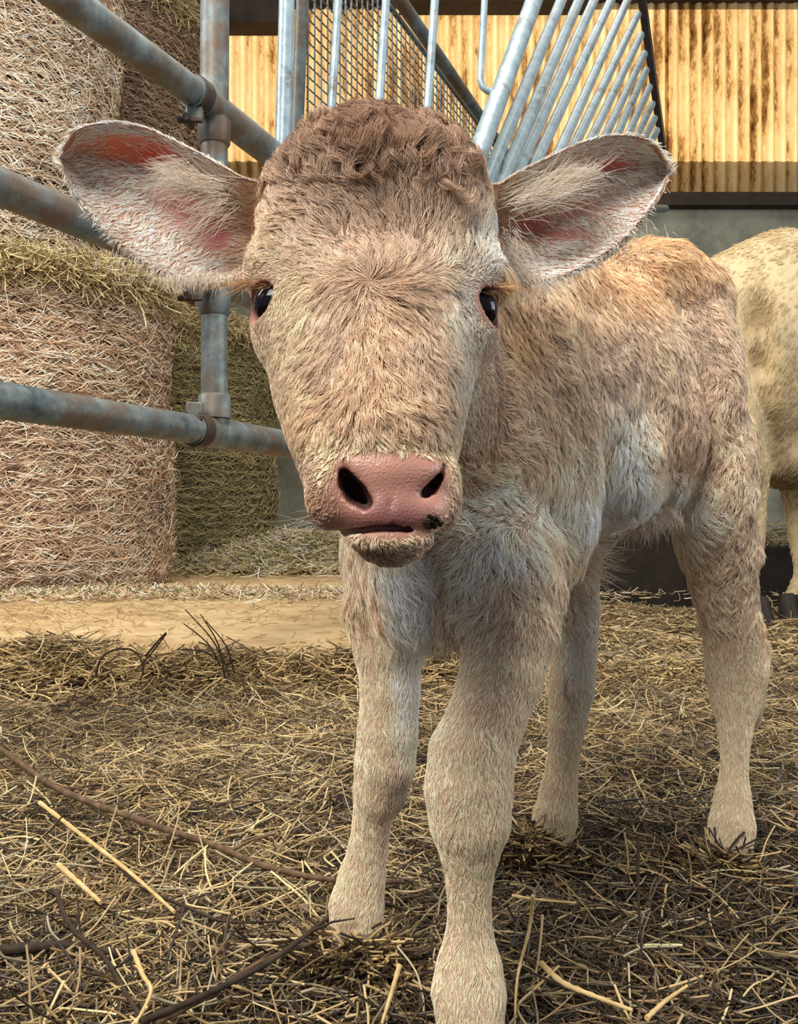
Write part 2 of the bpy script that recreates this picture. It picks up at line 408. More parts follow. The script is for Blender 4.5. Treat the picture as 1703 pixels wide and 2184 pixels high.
# ------------------------------------------------------------------ hay bales
def bale(x, y, z0, h, r, cols, seed, label, fringe=0.35, ntan=26000, front=1.25):
    root = empty('hay_bale', (x, y, z0)); tag(root, label, 'hay bale', 'round hay bales stacked beside the alley')
    nz, na = 150, 220
    zz = np.linspace(0, h, nz); aa = np.linspace(0, 2 * math.pi, na, endpoint=False)
    ZZ, AA = np.meshgrid(zz, aa, indexing='ij')

    def rad(zv, av):
        p = np.stack([np.cos(av) * r, np.sin(av) * r, zv + seed], 1)
        band = np.abs(np.sin(math.pi * (zv / 0.052 + 0.35 * vnoise(p * [1, 1, .3], 0.5, seed))))
        edge = np.clip(np.minimum(zv, h - zv) / 0.06, 0, 1) ** 0.5
        return (r + 0.022 * band ** 0.7 + 0.02 * vnoise(p, 0.35, seed + 1) + 0.008 * vnoise(p, 0.05, seed + 2)) - 0.05 * (1 - edge)
    R = rad(ZZ.ravel(), AA.ravel())
    V = np.stack([x + R * np.cos(AA.ravel()), y + R * np.sin(AA.ravel()), z0 + ZZ.ravel()], 1)
    g = np.arange(nz * na).reshape(nz, na); g2 = np.roll(g, -1, 1)
    Fc = np.stack([g[:-1], g2[:-1], g2[1:], g[1:]], -1).reshape(-1, 4)
    b0 = len(V); V = np.concatenate([V, [[x, y, z0], [x, y, z0 + h + 0.02]]])
    caps = [np.stack([g2[0], g[0], np.full(na, b0)], -1), np.stack([g[-1], g2[-1], np.full(na, b0 + 1)], -1)]
    faces = [tuple(f) for f in Fc.tolist()] + [tuple(f) for c in caps for f in c.tolist()]
    mesh_np('packed_body', V, faces, M_BALE, root)
    # stems pressed flat against the wrap, on the side that is not hidden by neighbours
    n = ntan
    a = rng.uniform(-math.pi / 2 - front, -math.pi / 2 + front + 0.3, n); zv = rng.uniform(0.0, h, n); fr_ = (zv / 0.052) % 1.0; zv = zv + 0.052 * (0.5 - fr_) * 0.75 * rng.uniform(.4, 1, n)
    Rr = rad(zv, a) + rng.uniform(-0.002, 0.010, n)
    c0 = np.stack([x + Rr * np.cos(a), y + Rr * np.sin(a), z0 + zv], 1)
    Tn = np.stack([-np.sin(a), np.cos(a), np.zeros(n)], 1); Nn = np.stack([np.cos(a), np.sin(a), np.zeros(n)], 1)
    sl = rng.normal(0, 0.34, n); D = Tn * np.cos(sl)[:, None] * rng.choice([-1, 1], n)[:, None] + np.array([0, 0, 1.]) * np.sin(sl)[:, None]
    out = np.abs(rng.normal(0, 0.22, n)); L = rng.uniform(0.025, 0.09, n)
    t = np.linspace(0, 1, 4)
    bend = rng.normal(0, 0.3, n)
    Z = np.cross(D, Nn)
    p = c0[:, None, :] + L[:, None, None] * (t[None, :, None] * D[:, None, :] + (out[:, None] * (t - t ** 2 * 0.7)[None, :])[:, :, None] * Nn[:, None, :] + (bend[:, None] * (t ** 2)[None, :])[:, :, None] * Z[:, None, :])
    cc = np.array([srgb(c) for c in cols]); c = cc[rng.integers(0, len(cc), n)] * (1 + rng.normal(0, 0.15, n) + 0.2 * vnoise(c0, 0.22, seed + 5) + 0.15 * vnoise(c0, 0.06, seed + 6)).clip(0.35, 1.6)[:, None]
    # lines of the wrap: pale stems sit on the bulges, dark in the grooves between
    curves_obj('loose_hay', p, np.repeat(rng.uniform(0.0009, 0.002, n)[:, None], 4, 1), np.clip(c, 0.01, 0.85), M_STRAND_HAY, root)
    # fringe of loose hay at the top rim
    if fringe:
        n = int(9000 * fringe / 0.35)
        a = rng.uniform(-math.pi / 2 - front, -math.pi / 2 + front + 0.3, n); rr = r + rng.uniform(-0.05, 0.07, n)
        c0 = np.stack([x + rr * np.cos(a), y + rr * np.sin(a), z0 + h + rng.normal(-0.02, 0.035, n)], 1)
        D = rng.normal(0, 1, (n, 3)) * [1, 1, 0.6]; D /= np.linalg.norm(D, axis=1)[:, None]; D[:, 2] -= 0.25
        Bv = np.cross(D, rng.normal(0, 1, (n, 3))); L = rng.uniform(0.04, 0.12, n)
        p = c0[:, None, :] + L[:, None, None] * (t[None, :, None] * D[:, None, :] + (0.25 * t ** 2)[None, :, None] * Bv[:, None, :])
        c = np.array([srgb(q) for q in [(224, 206, 160), (196, 176, 128), (140, 122, 84)]])[rng.integers(0, 3, n)] * (1 + rng.normal(0, .2, n)).clip(.4, 1.6)[:, None]
        curves_obj('hay_fringe', p, np.repeat(rng.uniform(0.0012, 0.0024, n)[:, None], 4, 1), np.clip(c, 0.01, 0.85), M_STRAND_HAY, root)
    # net wrap strings
    mb = MB(); an = np.linspace(-math.pi / 2 - 1.6, -math.pi / 2 + 1.9, 110)
    for zl in np.arange(0.05, h - 0.03, 0.052):
        w = np.full(110, zl) + 0.006 * np.sin(an * 9 + zl * 40)
        rr = rad(w, an) + 0.003
        mb.tube([(x + a1 * math.cos(q), y + a1 * math.sin(q), z0 + w1) for a1, q, w1 in zip(rr, an, w)], 0.0014, 4, False)
    mb.build('net_wrap', M_NET, root)
    return root


M_NET = noise_mat('pale_net', [(0.3, (170, 150, 130)), (0.7, (226, 212, 196))], 30, 4, 0.6, 0.1)
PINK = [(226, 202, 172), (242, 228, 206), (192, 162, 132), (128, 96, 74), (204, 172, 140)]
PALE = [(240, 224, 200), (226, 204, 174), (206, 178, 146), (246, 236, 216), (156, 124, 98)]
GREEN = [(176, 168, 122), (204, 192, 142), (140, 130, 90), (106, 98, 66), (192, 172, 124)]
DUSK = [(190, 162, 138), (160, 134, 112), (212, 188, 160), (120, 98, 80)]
B1 = (-1.86, 4.42); B2 = (-1.545, 5.95)
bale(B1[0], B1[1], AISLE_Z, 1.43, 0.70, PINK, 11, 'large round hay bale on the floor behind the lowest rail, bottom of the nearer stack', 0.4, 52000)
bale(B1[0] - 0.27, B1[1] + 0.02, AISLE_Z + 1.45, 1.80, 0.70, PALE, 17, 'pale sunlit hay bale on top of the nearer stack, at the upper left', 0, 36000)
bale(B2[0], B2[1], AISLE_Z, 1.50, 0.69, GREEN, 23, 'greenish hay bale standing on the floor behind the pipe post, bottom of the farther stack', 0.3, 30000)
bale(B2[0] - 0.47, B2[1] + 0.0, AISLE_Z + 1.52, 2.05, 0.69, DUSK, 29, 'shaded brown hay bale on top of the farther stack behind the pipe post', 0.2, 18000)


def pile(name, cx, cy, z0, rx, ry, h, n, cols, label, rad=(0.0012, 0.0024), L=(0.05, 0.14)):
    u = rng.normal(0, 0.42, (n, 2)); x = cx + u[:, 0] * rx; y = cy + u[:, 1] * ry
    top = h * np.exp(-(u ** 2).sum(1) * 2.2); z = z0 + top * rng.uniform(0.5, 1.0, n) + 0.004
    c = np.array([srgb(q) for q in cols])[rng.integers(0, len(cols), n)] * (1 + rng.normal(0, .2, n)).clip(.4, 1.6)[:, None]
    p, R = straws(x, y, z, rng.uniform(*L, n), rng.uniform(*rad, n), c, 0.35, 0.5)
    p[:, :, 2] = np.maximum(p[:, :, 2], z0 + 0.002)
    o = curves_obj(name, p, R, np.clip(c, 0.01, 0.8), M_STRAND_HAY)
    return tag(o, label, 'hay', kind='stuff')


pile('hay_heap', -0.6, 5.3, AISLE_Z, 0.9, 0.5, 0.24, 9000, GREEN + PINK[:2], 'low heap of loose hay on the aisle beside the greenish bale')
pile('straw_edge', -1.0, 2.22, 0.0, 2.6, 0.30, 0.075, 8000, [(206, 178, 126), (172, 146, 98), (132, 108, 70), (84, 66, 44)], 'straw heaped along the front edge of the pale concrete', (0.0008, 0.0018), (0.03, 0.1))
pile('hay_scraps', -1.2, 3.75, AISLE_Z, 2.2, 0.30, 0.02, 5000, PINK + GREEN, 'scraps of hay along the foot of the bales', L=(0.03, 0.1))
pile('hay_litter', -1.3, 3.0, AISLE_Z, 2.4, 1.0, 0.003, 1500, [(176, 146, 100), (140, 112, 74), (206, 182, 136)], 'scattered hay bits on the pale dusty concrete', (0.0006, 0.0013), (0.02, 0.06))
pile('kerb_hay', 2.6, 4.25, 0.0, 3.0, 0.4, 0.42, 7000, GREEN + PINK[:1], 'hay lying on and behind the dark kerb beneath the cream cow')


# ------------------------------------------------------------------ pipe gate at the left
def onplane(px, py, X0, d0, k):
    d = (X0 - k * d0) / ((px - CX) / F - k)
    return P(px, py, d)


GA = (-0.4066, 1.9, 0.42)


def lerp(a, b, t): return np.asarray(a) * (1 - t) + np.asarray(b) * t


gate = empty('pipe_gate', (-0.42, 1.9, 0.0)); tag(gate, 'rusty galvanised pipe gate of three rails clamped to one upright beside the hay bales', 'gate')


def planeA(s, z): return np.array([GA[0] + GA[2] * s, GA[1] + s, z])


def rough_tube(mb, a, b, r, seg=20, n=24):
    mb.tube([lerp(a, b, t) for t in np.linspace(0, 1, n)], r, seg)


post_off = np.array([0.02, 0.055, 0])
SJ = -0.015
for zc in (1.292, 0.925, 0.592):
    m = MB(); rough_tube(m, planeA(-1.0, zc + 0.004), planeA(SJ, zc), 0.030); m.build('rail', M_PIPE, gate)
    e = 0.235 if zc > 1.2 else 0.9
    m = MB(); rough_tube(m, planeA(SJ - 0.04, zc), planeA(e, zc - 0.012), 0.0335); sl = m.build('rail_sleeve', M_PIPE, gate)
    m = MB(); m.tube([planeA(SJ + 0.028 * q - 0.035, zc) for q in (0, 1)], 0.0365, 24); m.build('clamp_ring', M_BOLT, gate)
    lug = planeA(SJ - 0.03, zc - 0.045 if zc > 0.7 else zc + 0.042)
    m = MB(); m.box(lug, (0.035, 0.02, 0.03)); m.build('clamp_lug', M_PIPE, gate, True, 0.004)
    m = MB(); m.tube([lug + np.array([-0.012, -0.03, -0.016]), lug + np.array([-0.012, 0.02, -0.016])], 0.0085, 6)
    m.tube([lug + np.array([-0.03, -0.02, -0.02]), lug + np.array([0.02, -0.02, -0.02])], 0.006, 6); m.build('bolt', M_BOLT, gate)
pp = planeA(0.02, 0)
m = MB(); rough_tube(m, pp + [0, 0.0, 1.30], pp + [0.004, 0.0, 2.1], 0.031); m.build('upright', M_PIPE, gate)
m = MB(); rough_tube(m, pp + [0.0, 0.0, 0.60], pp + [0.0, 0.0, 1.29], 0.0285); m.build('upright', M_PIPE, gate)
for zc, s in ((1.292, -1), (0.925, -1), (0.592, 1)):
    m = MB(); m.tube([pp + [0, 0, zc + s * 0.03], pp + [0, 0, zc + s * 0.078], pp + [0, 0, zc + s * 0.082]], [0.036, 0.034, 0.030], 20); m.build('collar', M_PIPE, gate)

# ------------------------------------------------------------------ hay feeder: corner posts, rods, wire mesh, slanted bars
feeder = empty('hay_feeder', (0.0, 2.3, 0.0)); tag(feeder, 'galvanised feeder behind the calf with wire mesh side and a row of slanted bars', 'feeder')
GB = (0.262, 2.2, 0.45)
p1 = onplane(612, 500, *GA); d1 = p1[1]


def vbar(x0, y0, x1, y1, d, r, name, m=None, ext=0.9, top=-200):
    a, c = P(x0, y0, d), P(x1, y1, d); dr = (c - a) / (a[2] - c[2])
    A = a - dr * (2.15 - a[2]); B = a + dr * (a[2] - ext)
    mb = MB(); rough_tube(mb, A, B, r, 16, 6); return mb.build(name, m or M_BLUE, feeder)


vbar(612, 0, 603, 330, 2.18, 0.0195, 'corner_post', ext=0.90)
vbar(645, 0, 632, 330, 2.30, 0.0165, 'corner_post', M_PIPE, ext=0.78)
for x0, x1 in ((722, 707), (824, 808), (928, 912)):
    vbar(x0, 0, x1, 240, 2.2, 0.0105, 'rod')
mb = MB(); mb.tube([P(596, 652, 2.2), P(1012, 652, 2.2)], .016, 12); mb.build('bottom_bar', M_BLUE, feeder)
mb = MB()
mb.tube([P(1034, -900, 2.2), P(1034, 0, 2.2), P(1026, 155, 2.2), P(1025, 170, 2.2), P(1029, 184, 2.2), P(1038, 192, 2.2), P(1055, 200, 2.2)], 0.0085, 12); mb.build('hooked_rod', M_BLUE, feeder)
# wire mesh in the receding side plane
sA, sB = p1[1] - 1.9 + 0.10, 2.15
mb = MB(); zt = 2.02; zb = 1.1
for s in np.arange(sA, sB, 0.034):
    mb.tube([planeA(s, zb), planeA(s, zt)], 0.0027, 4, False)
for i, z in enumerate(np.arange(zb, zt, 0.030)):
    mb.tube([planeA(sA, z) + [-0.003, 0, 0], planeA(sB, z) + [-0.003, 0, 0]], 0.0027, 4, False)
mb.build('wire_mesh', M_PIPE, feeder)
mb = MB(); mb.tube([planeA(sA - .05, 2.09), planeA(sB + 0.1, 2.03)], 0.0225, 16); mb.build('top_rail', M_PIPE, feeder)
mb = MB(); mb.tube([planeA(sA - .05, 2.015), planeA(sB, 2.0)], 0.008, 10); mb.build('mesh_frame', M_PIPE, feeder)
mb = MB(); mb.tube([planeA(sA - .05, 1.09), planeA(sB, 1.09)], 0.02, 12); mb.build('bottom_rail', M_PIPE, feeder)
# slanted bars
BARS = [((1140, 0), (1003, 376), .0235), ((1198, 0), (1038, 389), .0165), ((1236, 0), (1070, 389), .0165), ((1268, 0), (1112, 350), .0165),
        ((1304, 0), (1171, 287), .0165), ((1339, 0), (1202, 305), .0165), ((1361, 31), (1237, 287), .0165), ((1368, 75), (1268, 283), .0165),
        ((1375, 115), (1295, 283), .0165), ((1379, 150), (1319, 283), .0165), ((1386, 186), (1342, 283), .0165), ((1392, 222), (1361, 288), .0165),
        ((1397, 252), (1378, 292), .0165), ((1402, 278), (1388, 308), .0165)]
for (x0, y0), (x1, y1), r in BARS:
    sl = (x1 - x0) / (y1 - y0)
    ya = y0 if y0 > 5 else -140
    xa = x0 + sl * (ya - y0); yb = 440; xb = x0 + sl * (yb - y0)
    mb = MB(); mb.tube([lerp(onplane(xa, ya, *GB), onplane(xb, yb, *GB), t) for t in np.linspace(0, 1, 5)], r, 14); mb.build('slanted_bar', M_BLUE, feeder)
mb = MB()
a, c = onplane(1352, -130, *GB), onplane(1424, 380, *GB)
ax = Vector(c - a).normalized(); side = Vector((GB[2], 1, 0)).normalized(); nn = ax.cross(side).normalized(); side = nn.cross(ax).normalized()
mb.box((a + c) / 2, (Vector(c - a).length, 0.06, 0.03), (ax, side, nn)); mb.build('end_frame', M_DARKMETAL, feeder)
mb = MB(); mb.tube([onplane(1046, 322, *GB) + [0, 0.06, 0], onplane(1215, 325, *GB) + [0, 0.06, 0]], 0.009, 10); mb.build('cross_rod', M_PIPE, feeder)
mb = MB(); mb.tube([onplane(1000, 445, *GB), onplane(1420, 445, *GB)], 0.02, 12); mb.build('bottom_rail', M_PIPE, feeder)
mb = MB(); mb.tube([onplane(1003, 440, *GB), onplane(1003, 440, *GB) * [1, 1, 0]], 0.0235, 14); mb.build('corner_post', M_BLUE, feeder)


# ------------------------------------------------------------------ implicit surfaces
class Field:
    def __init__(s, xs, ys, zs):
        s.a = [np.asarray(q, np.float32) for q in (xs, ys, zs)]
        s.F = np.full([len(q) for q in s.a], 0.06, np.float32)

    def region(s, lo, hi):
        sl = []
        for q, l, h in zip(s.a, lo, hi):
            i0 = max(int(np.searchsorted(q, l)) - 1, 0); i1 = min(int(np.searchsorted(q, h)) + 1, len(q)); sl.append(slice(i0, i1))
        X = s.a[0][sl[0]][:, None, None]; Y = s.a[1][sl[1]][None, :, None]; Z = s.a[2][sl[2]][None, None, :]
        return tuple(sl), X, Y, Z

    def join(s, sl, d, k, sub=False):
        A = s.F[sl]
        if sub:
            h = np.maximum(k - np.abs(A + d), 0) / k if k > 0 else 0
            s.F[sl] = np.maximum(A, -d) + h * h * k * 0.25
        else:
            h = np.maximum(k - np.abs(A - d), 0) / k if k > 0 else 0
            s.F[sl] = np.minimum(A, d) - h * h * k * 0.25

    def cone(s, a, b, ra, rb, k=0.02, sub=False, zs=1.0):
        a = np.asarray(a, np.float32); b = np.asarray(b, np.float32); m = max(ra, rb) + max(k, 0.012)
        mz = max(ra, rb) * zs + max(k, 0.012)
        lo = np.minimum(a, b) - [m, m, mz]; hi = np.maximum(a, b) + [m, m, mz]
        sl, X, Y, Z = s.region(lo, hi)
        bx, by, bz = b[0] - a[0], b[1] - a[1], (b[2] - a[2]) / zs
        px, py, pz = X - a[0], Y - a[1], (Z - a[2]) / zs
        t = np.clip((px * bx + py * by + pz * bz) / (bx * bx + by * by + bz * bz + 1e-12), 0, 1)
        d = np.sqrt((px - t * bx) ** 2 + (py - t * by) ** 2 + (pz - t * bz) ** 2) - (ra + (rb - ra) * t)
        s.join(sl, d.astype(np.float32), k, sub)

    def ell(s, c, r, k=0.02, sub=False, R=None):
        c = np.asarray(c, float); r = np.asarray(r, float); m = (r.max() if R is not None else r) + max(k, 0.012)
        sl, X, Y, Z = s.region(c - m, c + m)
        x, y, z = X - c[0], Y - c[1], Z - c[2]
        if R is not None:
            x, y, z = [R[i][0] * x + R[i][1] * y + R[i][2] * z for i in range(3)]
        k0 = np.sqrt((x / r[0]) ** 2 + (y / r[1]) ** 2 + (z / r[2]) ** 2) + 1e-9
        k1 = np.sqrt((x / r[0] ** 2) ** 2 + (y / r[1] ** 2) ** 2 + (z / r[2] ** 2) ** 2) + 1e-9
        s.join(sl, (k0 * (k0 - 1) / k1).astype(np.float32), k, sub)

    def chain(s, secs, k=0.02, dep=1.0):
        """secs: (y, xl, xr, depth) silhouette rows of a limb in the picture, as balls joined by cones"""
        pts = [(P((l + r) / 2, y, d), ((r - l) / 2 - 3) / F * d) for y, l, r, d in secs]
        T_ = Field.__new__(Field); T_.a = s.a; T_.F = np.full(s.F.shape, 0.06, np.float32)
        for (a, ra), (b, rb) in zip(pts[:-1], pts[1:]): T_.cone(a, b, ra, rb, .004)
        s.join((slice(None),) * 3, T_.F, k)

    def mesh(s):
        Fv = s.F; neg = Fv < 0
        nx, ny, nz = [n - 1 for n in Fv.shape]
        cnt = np.zeros((nx, ny, nz), np.uint8)
        cs = [(i, j, k) for i in (0, 1) for j in (0, 1) for k in (0, 1)]
        for i, j, k in cs: cnt += neg[i:i + nx, j:j + ny, k:k + nz]
        act = (cnt > 0) & (cnt < 8); I, J, K = np.nonzero(act); del cnt
        vid = np.full((nx, ny, nz), -1, np.int32); vid[I, J, K] = np.arange(len(I), dtype=np.int32)
        c = {q: Fv[I + q[0], J + q[1], K + q[2]] for q in cs}
        acc = np.zeros((len(I), 3)); num = np.zeros(len(I))
        for q in cs:
            for ax in range(3):
                if q[ax]: continue
                w = list(q); w[ax] = 1; w = tuple(w); m = (c[q] < 0) != (c[w] < 0)
                t = np.where(m, c[q] / (c[q] - c[w] + 1e-20), 0); pos = np.zeros((len(I), 3)) + q; pos[:, ax] = t
                acc += pos * m[:, None]; num += m
        acc /= num[:, None]
        V = np.zeros((len(I), 3))
        for ax, ii in enumerate((I, J, K)): V[:, ax] = s.a[ax][ii] * (1 - acc[:, ax]) + s.a[ax][ii + 1] * acc[:, ax]
        Q = []
        for ax in range(3):
            o1, o2 = [q for q in range(3) if q != ax]
            A = [slice(0, n) for n in Fv.shape]; B = list(A); A[ax] = slice(0, -1); B[ax] = slice(1, None)
            ch = neg[tuple(A)] != neg[tuple(B)]; idx = np.array(np.nonzero(ch)); a0 = neg[tuple(A)][tuple(idx)]
            ok = (idx[o1] > 0) & (idx[o2] > 0) & (idx[o1] < vid.shape[o1]) & (idx[o2] < vid.shape[o2]); idx = idx[:, ok]; a0 = a0[ok]

            def g(d1, d2):
                e = idx.copy(); e[o1] += d1; e[o2] += d2; return vid[tuple(e)]
            q = np.stack([g(-1, -1), g(0, -1), g(0, 0), g(-1, 0)], 1)
            flip = a0 if ax != 1 else ~a0
            q[~flip] = q[~flip][:, ::-1]; Q.append(q)
        return V, np.concatenate(Q)


def normals(V, Q):
    n = np.zeros_like(V); a = V[Q[:, 2]] - V[Q[:, 0]]; b = V[Q[:, 3]] - V[Q[:, 1]]; c = np.cross(a, b)
    for k in range(4):
        for ax in range(3): n[:, ax] += np.bincount(Q[:, k], c[:, ax], len(V))
    return n / (np.linalg.norm(n, axis=1)[:, None] + 1e-12)


def relax(V, Q, it, lam=0.5):
    for _ in range(it):
        s = np.zeros_like(V); w = np.zeros(len(V))
        for a, b in ((0, 1), (1, 2), (2, 3), (3, 0)):
            for u, v in ((a, b), (b, a)):
                w += np.bincount(Q[:, u], minlength=len(V))
                for ax in range(3): s[:, ax] += np.bincount(Q[:, u], V[Q[:, v], ax], len(V))
        V = V + lam * (s / np.maximum(w, 1)[:, None] - V)
    return V


# ------------------------------------------------------------------ the calf
def axis(pts):
    out = []
    for (a, b, h) in pts: out.append(np.arange(a, b, h))
    return np.concatenate(out)


fx = axis([(-0.14, -0.115, .004), (-0.115, 0.095, .0019), (0.095, 0.47, .004)])
fy = axis([(0.44, 0.70, .0019), (0.70, 1.28, .004)])
fz = axis([(-0.02, 0.37, .0038), (0.37, 0.73, .0019), (0.73, 0.80, .004)])
FD = Field(fx, fy, fz)

# head: rows of (py, left, right, depth of the front face, depth of the back, squareness)
HEAD = np.array([
    (272, 765, 850, .600, .635, 2.0), (288, 705, 900, .585, .655, 2.0), (312, 660, 940, .572, .665, 2.1), (350, 625, 978, .560, .675, 2.2),
    (400, 583, 1022, .549, .685, 2.4), (500, 558, 1050, .538, .69, 2.6), (590, 550, 1056, .531, .69, 2.7), (660, 556, 1044, .523, .685, 2.7),
    (750, 568, 1022, .512, .675, 2.6), (850, 588, 1001, .500, .655, 2.5), (930, 612, 984, .491, .635, 2.4), (1000, 640, 970, .482, .61, 2.3),
    (1050, 655, 969, .477, .59, 2.3), (1090, 662, 966, .476, .57, 2.3), (1118, 685, 946, .479, .56, 2.2), (1136, 735, 915, .484, .55, 2.1),
    (1160, 765, 898, .486, .54, 2.1), (1180, 785, 882, .492, .53, 2.0), (1194, 812, 857, .503, .52, 2.0)])
hpy, hl, hr, hf, hb, hn = HEAD.T
# the widest place of each row lies a third of the way back
hc = hf + (hb - hf) * 0.42
HZ = CAMZ - (hpy - CY) / F * hc; HX0 = (hl - CX) / F * hc; HX1 = (hr - CX) / F * hc


def smooth_interp(zq, cols):
    o = np.argsort(HZ); zs = HZ[o]; fine = np.linspace(zs[0], zs[-1], 400); out = []
    ker = np.hanning(31); ker /= ker.sum()
    for c in cols:
        f = np.interp(fine, zs, c[o]); e = np.concatenate([np.full(15, f[0]), f, np.full(15, f[-1])]); f2 = np.convolve(e, ker, 'valid')
        wgt = np.clip(np.minimum(np.arange(400), 399 - np.arange(400)) / 25.0, 0, 1); f = f2 * wgt + f * (1 - wgt)
        out.append(np.interp(zq, fine, f))
    return out


def head_field():
    lo = (HX0.min() - .015, .45, HZ.min() - .015); hi = (HX1.max() + .015, .72, HZ.max() + .015)
    sl, X, Y, Z = FD.region(lo, hi); z1 = FD.a[2][sl[2]]
    xl, xr, df, db, dc, nn = [q[None, None, :].astype(np.float32) for q in smooth_interp(z1, (HX0, HX1, hf, hb, hc, hn))]
    zt, zb_ = HZ.max(), HZ.min()
    u = np.abs((X - (xl + xr) / 2) / ((xr - xl) / 2)); w = Y - dc
    w = np.where(w < 0, -w / (dc - df), w / (db - dc)) + 0 * X
    g = (u ** nn + w ** nn) ** (1 / nn)
    hw = np.minimum((xr - xl) / 2, (db - df) / 2)
    d = (g - 1) * hw * 0.9
    d = np.maximum(d, np.maximum(Z - zt, zb_ - Z))
    FD.join(sl, d.astype(np.float32), 0.001)


def face_d(px, py):
    """depth of the front of the face under a picture point"""
    d = 0.5
    for _ in range(12):
        z = CAMZ - (py - CY) / F * d; x = (px - CX) / F * d
        xl, xr, df, db, dc, nn = [float(q) for q in smooth_interp(z, (HX0, HX1, hf, hb, hc, hn))]
        u = min(abs((x - (xl + xr) / 2) / ((xr - xl) / 2)), 0.999); d2 = dc - (dc - df) * (1 - u ** nn) ** (1 / nn)
        d = 0.5 * d + 0.5 * d2
    return d


def FP(px, py, off=0.0):
    return P(px, py, face_d(px, py) + off)


# trunk
C = FD.cone
C(P(1020, 880, .84), P(1235, 850, .97), .098, .097, .05, zs=1.42)
C(P(1235, 850, .97), P(1425, 790, 1.09), .096, .076, .03, zs=1.32)
C(P(790, 560, .70), P(1010, 760, .82), .062, .09, .05, zs=1.25)     # neck
C(P(820, 720, .68), P(960, 1000, .78), .055, .088, .05)             # throat
FD.ell(P(1100, 640, .92), (.075, .10, .062), .04)                    # withers
FD.ell(P(1430, 650, 1.08), (.066, .075, .057), .03)                 # hip
FD.ell(P(1380, 610, 1.06), (.055, .075, .044), .04)
FD.ell(P(1120, 970, .81), (.066, .070, .150), .012)                 # near shoulder
FD.ell(P(1335, 925, 1.00), (.082, .08, .074), .03)                  # belly
FD.ell(P(1270, 995, .92), (.066, .07, .056), .03)
FD.ell(P(925, 1170, .745), (.062, .06, .085), .03)                  # breast
FD.ell(P(865, 1230, .735), (.026, .034, .052), .012)                # fold of the brisket
FD.ell(P(1030, 1190, .735), (.055, .05, .050), .02)                 # point of the shoulder
FD.ell(P(850, 1120, .82), (.052, .06, .085), .03)                    # far shoulder
FD.ell(P(1480, 850, 1.055), (.053, .08, .130), .009)                 # thigh
FD.ell(P(1515, 1010, 1.05), (.048, .068, .10), .012)
FD.ell(P(1410, 1010, 1.02), (.035, .04, .038), .03)
FD.cone(P(930, 1190, .688), P(938, 1350, .70), .011, .012, .012, True)
# legs
NEARFRONT = [(1180, 1000, 1190, .76), (1260, 985, 1200, .745), (1350, 982, 1188, .73), (1440, 980, 1160, .715), (1530, 955, 1122, .70), (1610, 915, 1098, .69),
             (1680, 906, 1094, .685), (1750, 915, 1090, .682), (1810, 937, 1068, .682), (1870, 950, 1052, .682), (1950, 956, 1048, .683), (2010, 948, 1055, .683), (2060, 932, 1070, .682), (2115, 922, 1079, .68), (2170, 928, 1078, .675)]
FARFRONT = [(1180, 742, 900, .83), (1290, 733, 915, .82), (1380, 752, 905, .815), (1470, 768, 898, .81), (1560, 762, 893, .81), (1630, 755, 888, .812), (1690, 752, 868, .815), (1745, 752, 838, .82), (1810, 742, 829, .825), (1870, 722, 824, .828), (1930, 702, 820, .828), (1975, 700, 818, .825)]
NEARHIND = [(1080, 1430, 1600, 1.05), (1180, 1458, 1618, 1.06), (1270, 1485, 1612, 1.075), (1350, 1500, 1626, 1.09), (1430, 1506, 1636, 1.10), (1490, 1515, 1625, 1.095), (1560, 1533, 1606, 1.08), (1640, 1537, 1597, 1.065), (1700, 1525, 1603, 1.055), (1760, 1512, 1612, 1.045), (1810, 1508, 1606, 1.035)]
FARHIND = [(1050, 1200, 1340, 1.10), (1180, 1160, 1270, 1.13), (1290, 1165, 1278, 1.14), (1380, 1172, 1276, 1.145), (1470, 1168, 1270, 1.14), (1550, 1168, 1250, 1.13), (1630, 1165, 1236, 1.12), (1690, 1150, 1234, 1.11), (1745, 1135, 1234, 1.10), (1790, 1130, 1222, 1.09)]
for ch in (NEARFRONT, FARFRONT, NEARHIND, FARHIND): FD.chain(ch, .018)
FD.cone(P(1625, 1380, 1.12), P(1610, 1540, 1.11), .012, .008, .02)   # point of the near hock
FD.cone(P(1400, 950, 1.06), P(1250, 1080, 1.12), .06, .05, .03)      # far thigh
# head last so that its fine forms stay crisp
HF = Field.__new__(Field)
head_field()
for sx, ex, ey in ((-1, 583, 640), (1, 1027, 652)):                   # brow ridges and cheekbones
    FD.ell(P(ex - sx * 2, ey - 52, .583), (.017, .030, .012), .016)
    FD.ell(P(ex + sx * -14, ey + 75, .580), (.014, .03, .016), .018)
FD.cone(FP(805, 640, .012), FP(822, 900, .012), .024, .020, .03)      # bridge of the nose
FD.ell(FP(800, 395, .018), (.05, .03, .030), .03)                     # bulge of the forehead
# muzzle forms
FD.ell(FP(832, 1010, .012), (.027, .015, .012), .008)                 # pad between the nostrils
FD.ell(FP(758, 1000, .011), (.0105, .013, .0075), .006)               # overhanging corners of the pad
FD.ell(FP(905, 1002, .011), (.0105, .013, .0075), .006)
FD.ell(FP(700, 1050, .012), (.0100, .013, .020), .010)                # wings
FD.ell(FP(953, 1055, .011), (.0075, .013, .020), .008)
FD.ell(FP(905, 1095, .009), (.0125, .012, .010), .006)
FD.ell(FP(835, 1100, .011), (.018, .012, .010), .010)
FD.ell(FP(834, 1150, .006), (.023, .014, .0085), .005)                # lower lip
FD.ell(FP(834, 1172, .014), (.017, .014, .0080), .008)
